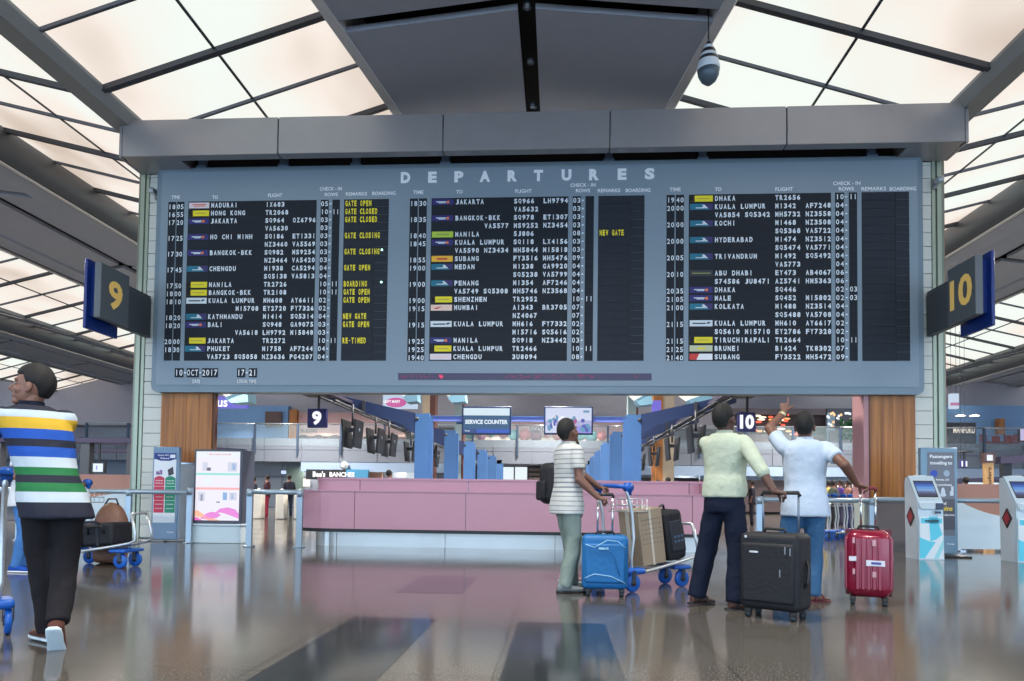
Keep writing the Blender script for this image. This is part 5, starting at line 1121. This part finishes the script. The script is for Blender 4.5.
# far figures
def far_person(px, Y, h, c_top, c_bot, lab, rz=0.0, g='travellers far inside the hall'):
    s = h/1.72; t = thing('person', lab, 'person', (X(px, Y, 490), Y, 0), rz, g); t.scale = (s,)*3; b = MB()
    b.loft([ring((0, 0, z), a, d) for z, a, d in ((.8, .15, .11), (.9, .165, .12), (1.05, .15, .11), (1.3, .18, .12), (1.42, .15, .09), (1.47, .06, .06), (1.5, .05, .05))]); b.ell((0, .01, 1.6), (.075, .09, .115))
    for q in (1, -1): limb(b, [(q*.18, 0, 1.39), (q*.24, -.02, 1.12), (q*.22, .08, .87)], [.05, .042, .034], 4, 8); limb(b, [(q*.09, 0, .85), (q*.1, .02, .47), (q*.1, 0, .09)], [.08, .06, .045], 4, 8)
    skin_of(b, 'body', SKIN1, t, .03, 2)
    b = MB(); b.loft([ring((0, 0, z), a, d) for z, a, d in ((.82, .17, .13), (.9, .18, .135), (1.05, .168, .125), (1.3, .195, .135), (1.42, .165, .105), (1.45, .08, .08))])
    for q in (1, -1): limb(b, [(q*.12, 0, 1.38), (q*.18, 0, 1.38), (q*.22, -.01, 1.17)], [.06, .064, .06], 4, 8)
    b.build('shirt', cloth('c_%d_%d_%d' % c_top, sr(*c_top)), t)
    b = MB(); b.loft([ring((0, 0, z), a, d) for z, a, d in ((.78, .16, .12), (.86, .175, .13), (.95, .165, .12))])
    for q in (1, -1): limb(b, [(q*.09, 0, .84), (q*.1, .02, .47), (q*.1, 0, .06)], [.095, .075, .065], 4, 8)
    b.build('trousers', cloth('c_%d_%d_%d' % c_bot, sr(*c_bot)), t)
    b = MB(); b.ell((0, -.012, 1.63), (.085, .098, .105), n=14, m=10); b.build('hair', M_HAIR, t); return t
for a_ in ((267, 27, 1.62, (60, 34, 44), (130, 40, 60), 'distant person in dark top and red trousers between the first two gate pylons'), (289, 28, 1.66, (36, 38, 52), (40, 44, 62), 'distant person in dark clothes between the last two gate pylons'),
           (254, 30, 1.6, (40, 44, 56), (40, 44, 60), 'distant person in dark clothes just right of the light box'),
           (389, 20.5, 1.64, (60, 66, 90), (40, 44, 60), 'black haired person showing over the counter below the hanging screens'), (658, 23, 1.5, (60, 50, 50), (40, 40, 50), 'dark haired head over the counter, left one of three at the timber column'),
           (667.5, 22, 1.56, (70, 60, 60), (40, 40, 50), 'dark haired head over the counter, middle one of three at the timber column'), (675, 23.5, 1.48, (52, 52, 60), (40, 40, 50), 'dark haired head over the counter, right one of three at the timber column'),
           (752, 26, 1.6, (44, 44, 54), (40, 40, 50), 'distant dark dressed person between cream and white shirt men'),
           (828, 26, 1.62, (190, 170, 90), (70, 70, 60), 'distant person in a yellow top beyond the right barrier rail'), (833.5, 24.5, 1.58, (70, 80, 74), (50, 50, 54), 'distant person in a dark green top beyond the right barrier rail'),
           (840, 27, 1.66, (84, 58, 130), (60, 60, 80), 'distant person in a purple top beyond the right barrier rail'), (848, 25, 1.6, (150, 110, 100), (44, 54, 90), 'distant person in a dusty pink top near the red suitcase handle'),
           (856, 24, 1.55, (90, 60, 60), (50, 60, 100), 'distant person in maroon top beside the right wood panel'), (1000, 46.5, 0, (0, 0, 0), (0, 0, 0), ''),
           (966, 20.6, 1.62, (86, 150, 200), (50, 56, 70), 'distant man in a light blue shirt to the right of the grey totem'), (980, 22, 1.42, (196, 140, 110), (80, 70, 70), 'short distant person with brown hair left of the yellow upright sign')):
    if a_[2]: far_person(*a_, rz=random.uniform(-2, 2))
# ================================================================== LUGGAGE AND TROLLEYS
M_TBLUE = mat('trolley_blue', sr(18, 88, 178), .35); M_TUBE = mat('trolley_tube', sr(196, 202, 206), .3, .7)
def trolley():
    t = thing('luggage_trolley', 'x', 'luggage trolley', (0, 0, 0), 0, 'airport luggage trolleys')
    b = MB()
    for s in (-1, 1):
        y = s*.25; b.tube([(-.02, y, .96), (.0, y, .9), (.05, y, .72), (.07, y, .5), (.045, y, .32), (.05, y*.95, .22), (.12, y*.92, .165), (.3, y*.85, .185), (.6, y*.72, .235), (.86, y*.6, .285), (.93, y*.58, .32), (.92, y*.58, .42), (.86, y*.56, .62)], .0165, 10)
    b.tube([(.86, -.14, .62), (.86, .14, .62)], .014, 8)
    for x, w_, z in ((.12, .23, .165), (.3, .21, .185), (.45, .19, .21), (.6, .18, .235), (.75, .165, .262)): b.tube([(x, -w_, z), (x, w_, z)], .012, 8)
    b.build('frame', M_TUBE, t)
    b = MB(); b.tube([(-.05, -.27, .975), (-.06, 0, .985), (-.05, .27, .975)], .02, 12)
    for s in (-1, 1): b.tube([(-.05, s*.27, .975), (0, s*.255, .97), (.02, s*.25, .9)], [.02, .03, .022], 10); b.cyl((.0, s*.225, .97), (.0, s*.285, .97), .045, n=16)
    b.build('handle', M_TBLUE, t)
    b = MB()
    for z in (.74, .80, .86): b.tube([(.08, -.2, z), (.26, -.2, z), (.26, .2, z), (.08, .2, z)], .005, 6, closed=True)
    for y in [-.2+.08*i for i in range(6)]: b.tube([(.08, y, .86), (.08, y, .74), (.26, y, .74), (.26, y, .86)], .004, 6)
    b.build('basket', M_TUBE, t)
    for sx, sy in ((.03, -.29), (.03, .29), (.74, -.13), (.74, .13)):
        b = MB(); M = Matrix.Translation((sx, sy, .082)) @ Matrix.Rotation(pi/2, 4, 'X'); b.lathe([(.02, -.018), (.07, -.018), (.082, -.012), (.082, .012), (.07, .018), (.02, .018)], 20, M=M); w_ = b.build('wheel', M_TBLUE, t)
        b = MB(); b.lathe([(.001, -.024), (.03, -.024), (.032, 0), (.03, .024), (.001, .024)], 14, M=M); b.box(sx-.02, sx+.02, sy-.03, sy-.024, .08, .2); b.box(sx-.02, sx+.02, sy+.024, sy+.03, .08, .2); b.build('hub', mat('hub_dark', sr(52, 58, 66), .4, .4), w_)
    b = MB()
    for s in (-1, 1): b.rbox(-.05, .17, s*.27-.05, s*.27+.05, .16, .22, .025)
    b.rbox(.62, .82, -.18, .18, .175, .215, .015); b.build('fender', M_TBLUE, t)
    return t
t1 = trolley(); t1.location = (.57, 7.56, 0); t1.rotation_euler.z = radians(30); t1.scale = (1.08,)*3; t1['label'] = 'luggage trolley holding a carton and a black bag, beside the fine-striped shirt man'
t2 = copy_tree(t1); t2.location = (-6.12, 8.72, 0); t2.rotation_euler.z = radians(-4); t2['label'] = 'luggage trolley loaded with black bags behind the striped polo man'
t3 = copy_tree(t1); t3.location = (-3.80, 4.30, 0); t3.rotation_euler.z = radians(132); t3['label'] = 'luggage trolley at the left edge, pushed by the bold striped polo man'
for i, (px, Y) in enumerate(((826, 17.2), (834, 17.6), (843, 18.0), (851, 18.4))):
    c = copy_tree(t1); c.location = (X(px, Y), Y, 0); c.rotation_euler.z = radians(-15); c['label'] = '%s of the four parked luggage trolleys beyond the right barrier rail' % ('leftmost', 'second from left', 'third from left', 'rightmost')[i]
# carton and bag on the trolley (tilted back against the basket)
def on_trolley(tr, name, lab, cat, lx, ly, lz, tilt, grp=None):
    M = Matrix.Translation(tr.location) @ Matrix.Rotation(tr.rotation_euler.z, 4, 'Z') @ Matrix.Translation((lx, ly, lz)) @ Matrix.Rotation(tilt, 4, 'Y')
    o = bpy.data.objects.new(name, None); COL.objects.link(o); o.empty_display_size = .1; o.matrix_world = M; return tag(o, lab, cat, grp)
t = on_trolley(t1, 'carton', 'tall taped brown cardboard carton standing on the trolley', 'box', .25, 0, .235, -.13)
b = MB(); b.rbox(0, .30, -.2, .16, 0, .58, .006, seg=1); b.build('carton_body', mat('cardboard', sr(150, 134, 114), .75, var=.08, nscale=10), t)
b = MB(); b.box(-.003, .303, -.03, .03, -.003, .583); b.box(.13, .155, -.203, .163, -.003, .583); b.build('tape', mat('pale_tape', sr(196, 190, 178), .25), t)
b = MB(); random.seed(11)
for i in range(5):
    for k in range(6): quad(b, .02+.045*k, .02+.045*k+.02+.018*random.random(), .42-.05*i, .428-.05*i, -.2035)
quad(b, .03, .27, .47, .476, -.2035); b.build('printed_marks', W('mark_grey', 112, 100, 92), t)
b = MB(); b.tube([(.15, -.06, .58), (.15, -.05, .615), (.15, .05, .615), (.15, .06, .58)], .006, 8); b.build('string_handle', W('string', 120, 100, 80), t)
M_NYL = mat('black_nylon', sr(18, 20, 28), .7, bump=.35, bscale=30)
t = on_trolley(t1, 'cabin_bag', 'black upright cabin bag beside the carton on the trolley', 'bag', .60, 0, .27, -.17)
b = MB(); b.rbox(0, .25, -.19, .19, 0, .53, .05, seg=4); b.build('bag_body', M_NYL, t); b = MB(); b.rbox(.235, .29, -.14, .14, .05, .36, .03); b.rbox(.05, .2, -.205, -.185, .1, .42, .01); b.build('pocket', mat('black_nylon2', sr(38, 42, 52), .7), t)
b = MB(); b.tube([(.05, -.05, .52), (.06, -.045, .57), (.13, 0, .58), (.19, .045, .57), (.2, .05, .52)], .013, 8); b.build('top_handle', M_BLK, t)
b = MB()
for i in range(3):
    for k in range(2): quad(b, .085+.045*i, .115+.045*i, .24-.05*k, .265-.05*k, -.2065)
b.build('bag_print', W('print_blue', 70, 90, 120), t)
t = on_trolley(t2, 'travel_bag', 'black rectangular travel bag on the trolley behind the striped polo man', 'bag', .30, .02, .25, -.08)
b = MB(); b.rbox(0, .42, -.2, .2, 0, .28, .04, seg=3); b.build('bag_body', M_NYL, t); b = MB(); b.tube([(.1, -.205, .15), (.12, -.23, .24), (.3, -.23, .24), (.32, -.205, .15)], .012, 8); b.build('handle', M_BLK, t)
b = MB(); b.box(.2, .24, -.204, .204, -.003, .284); b.build('strap', M_BLK, t)
t = on_trolley(t2, 'holdall', 'dark blue black holdall at the handle end of the trolley behind the striped polo man', 'bag', .08, 0, .22, -.1)
b = MB(); b.rbox(0, .21, -.2, .2, 0, .33, .05, seg=3); b.build('bag_body', mat('navy_nylon', sr(28, 38, 58), .7, bump=.3), t); b = MB(); b.tube([(.05, -.1, .32), (.1, -.08, .38), (.1, .08, .38), (.05, .1, .32)], .012, 8); b.build('handle', M_BLK, t)
t = on_trolley(t2, 'brown_sack', 'rounded brown sack behind the black bag on the left trolley', 'bag', .16, .3, 0, 0)
b = MB(); b.ell((.1, .1, .40), (.24, .17, .40), n=20, m=14); b.rbox(-.1, .3, -.03, .23, .0, .3, .08)
o = skin_of(b, 'sack_body', mat('brown_leather', sr(120, 84, 66), .5, bump=.3), t, .02, 4); b = MB(); b.tube([(.0, .1, .76), (.05, .1, .84), (.16, .1, .84), (.2, .1, .74)], .012, 8); b.build('handle', M_RIBD, t)
# suitcases
def caster(parent, x, y, r=.028, blue=False):
    b = MB(); b.cyl((x-.018, y, r), (x+.018, y, r), r, n=14); w_ = b.build('wheel', mat('wheel_slate', sr(50, 72, 92) if blue else sr(40, 52, 58), .45), parent)
    b = MB(); b.rbox(x-.026, x+.026, y-.03, y+.02, r*1.2, .075, .01); b.build('fork', M_BLK, w_)
def suitcase(name, lab, loc, rz, w_, d_, h_, m, soft=True, hz=1.0, hx=.13, htint=M_CHROME, grip=M_BLK, blue=False):
    t = thing(name, lab, 'suitcase', loc, rz, 'wheeled suitcases'); z0 = .07
    b = MB(); b.rbox(-w_/2, w_/2, -d_/2, d_/2, z0, h_, .05 if soft else .09, seg=5)
    if soft: b.rbox(-w_/2+.03, w_/2-.03, -d_/2-.025, -d_/2+.02, z0+.06, h_-.08, .025, seg=3)
    else:
        for i in range(5): x = -w_/2+.1+i*(w_-.2)/4; b.rbox(x-.018, x+.018, -d_/2-.008, d_/2+.008, z0+.07, h_-.07, .008)
        for i in range(3): y = -d_/2+.07+i*(d_-.14)/2; b.rbox(-w_/2-.008, w_/2+.008, y-.018, y+.018, z0+.07, h_-.07, .008)
    b.build('shell', m, t)
    for sx in (-1, 1):
        for sy in (-1, 1): caster(t, sx*(w_/2-.06), sy*(d_/2-.05), blue=blue)
    b = MB()
    for s in (-1, 1): b.tube([(s*hx, d_/2-.04, h_-.02), (s*hx, d_/2-.04, hz-.02)], .0095, 8)
    hn = b.build('telescopic_handle', htint, t); b = MB(); b.tube([(-hx-.01, d_/2-.04, hz-.03), (-hx, d_/2-.04, hz), (hx, d_/2-.04, hz), (hx+.01, d_/2-.04, hz-.03)], .017, 10); b.build('grip', grip, hn)
    b = MB(); b.tube([(-.09, -.01, h_-.01), (-.075, -.01, h_+.028), (.075, -.01, h_+.028), (.09, -.01, h_-.01)], .012, 8); b.build('carry_handle', M_BLK, t)
    return t
M_BS = mat('blue_nylon', sr(6, 98, 158), .55, bump=.25, bscale=25)
s1 = suitcase('suitcase', 'bright blue soft suitcase in front of the fine-striped shirt man', (.46, 7.02, 0), radians(-3), .44, .25, .585, M_BS, True, hz=.97, hx=.072)
b = MB(); b.tube([(-.19, -.162, .5), (-.1, -.165, .47), (.02, -.165, .54), (.12, -.165, .53), (.19, -.162, .47)], .004, 6); b.tube([(-.19, -.162, .18), (-.1, -.165, .22), (.06, -.165, .2), (.19, -.162, .14)], .004, 6); b.rbox(-.06, .03, -.168, -.158, .45, .47, .003); b.build('zip_and_badge', W('zip_pale', 150, 196, 222), s1)
b = MB(); b.tube([(.14, -.165, .2), (.08, -.167, .4), (.0, -.167, .47)], .003, 6); b.build('seam', W('seam_blue', 10, 84, 140), s1)
s2 = suitcase('suitcase', 'large black soft suitcase held by the cream shirt man', (1.75, 5.93, 0), radians(-38), .48, .30, .68, mat('charcoal_nylon', sr(13, 16, 24), .65, bump=.25, bscale=30), True, hz=1.0, hx=.145, htint=mat('handle_grey', sr(110, 124, 140), .35, .5), blue=True)
b = MB(); b.rbox(-.14, -.07, -.18, -.17, .52, .535, .003); b.ell((-.18, -.155, .645), (.012, .004, .012)); b.build('badge', W('badge_pale', 190, 196, 204), s2)
b = MB(); b.rbox(.14, .148, -.182, -.17, .52, .58, .003); b.rbox(.18, .188, -.182, -.17, .51, .57, .003); b.rbox(.10, .108, -.182, -.17, .34, .40, .003); b.build('zip_pulls', W('zip_grey', 132, 140, 150), s2)
b = MB(); b.tube([(.235, -.03, .26), (.262, -.02, .3), (.262, 0, .42), (.235, .01, .46)], .014, 8); b.build('side_handle', M_BLK, s2)
s3 = suitcase('suitcase', 'glossy wine red hard shell suitcase held by the white shirt man', (2.84, 6.80, 0), radians(-22), .38, .27, .68, mat('wine_shell', sr(132, 14, 48), .2, .15, coat=.5), False, hz=1.06, hx=.06, grip=W('grip_wine', 110, 28, 44))
b = MB(); b.rbox(-.192, .192, -.01, .01, .08, .685, .008); b.build('shell_seam', W('seam_dark', 84, 20, 40), s3)
b = MB(); b.box(-.02, .13, -.148, -.143, .36, .41); b.box(-.16, -.1, -.148, -.143, .40, .44); b.build('sticker', W('sticker_white', 214, 216, 228), s3)
b = MB(); b.box(.02, .1, -.15, -.147, .375, .395); b.build('sticker_print', W('sticker_blue', 60, 66, 150), s3)
b = MB()
for z in (.56, .28): b.box(-.13, -.11, -.15, -.14, z, z+.05); b.box(.03, .06, -.15, -.14, z-.02, z+.03)
for y, z, s_ in ((.0, .5, .02), (.05, .57, .02), (-.06, .42, .015), (.02, .3, .03), (.01, .25, .02), (.07, .2, .015)): b.box(.196, .201, y-s_/2, y+s_/2, z-s_, z+s_)
b.build('scuff_marks', W('scuff', 196, 150, 160), s3)
# backpack on the hidden companion (it hangs from the person: its own thing)
t = thing('backpack', 'black rounded backpack showing behind the fine-striped shirt man', 'backpack', (-.08, 8.02, .86), radians(-70))
b = MB(); b.rbox(-.16, .16, -.1, .1, 0, .46, .08, seg=4); b.build('bag_body', M_NYL, t); b = MB(); b.rbox(-.12, .12, -.14, -.08, .04, .26, .04, seg=3); b.build('pocket', M_NYL, t)
b = MB()
for s in (-1, 1): b.tube([(s*.09, .09, .4), (s*.1, .14, .47), (s*.1, .22, .44), (s*.1, .28, .3), (s*.1, .2, .12), (s*.09, .1, .06)], .014, 8)
b.build('strap', M_BLK, t)

# suspension rods of the hanging banners and signs
for o in [o for o in bpy.data.objects if o.name.split('.')[0] in ('hanging_banner', 'row_number_sign') and o.parent is None]:
    if o.name.startswith('row') and 'beyond' not in o['label']: continue
    b = MB(); zt2 = 8.75-o.location.z; b.cyl((-.1, .1, .15), (-.1, .1, zt2), .008, n=6); b.cyl((.1, .1, .15), (.1, .1, zt2), .008, n=6); b.build('suspension_rods', M_RIBD, o)
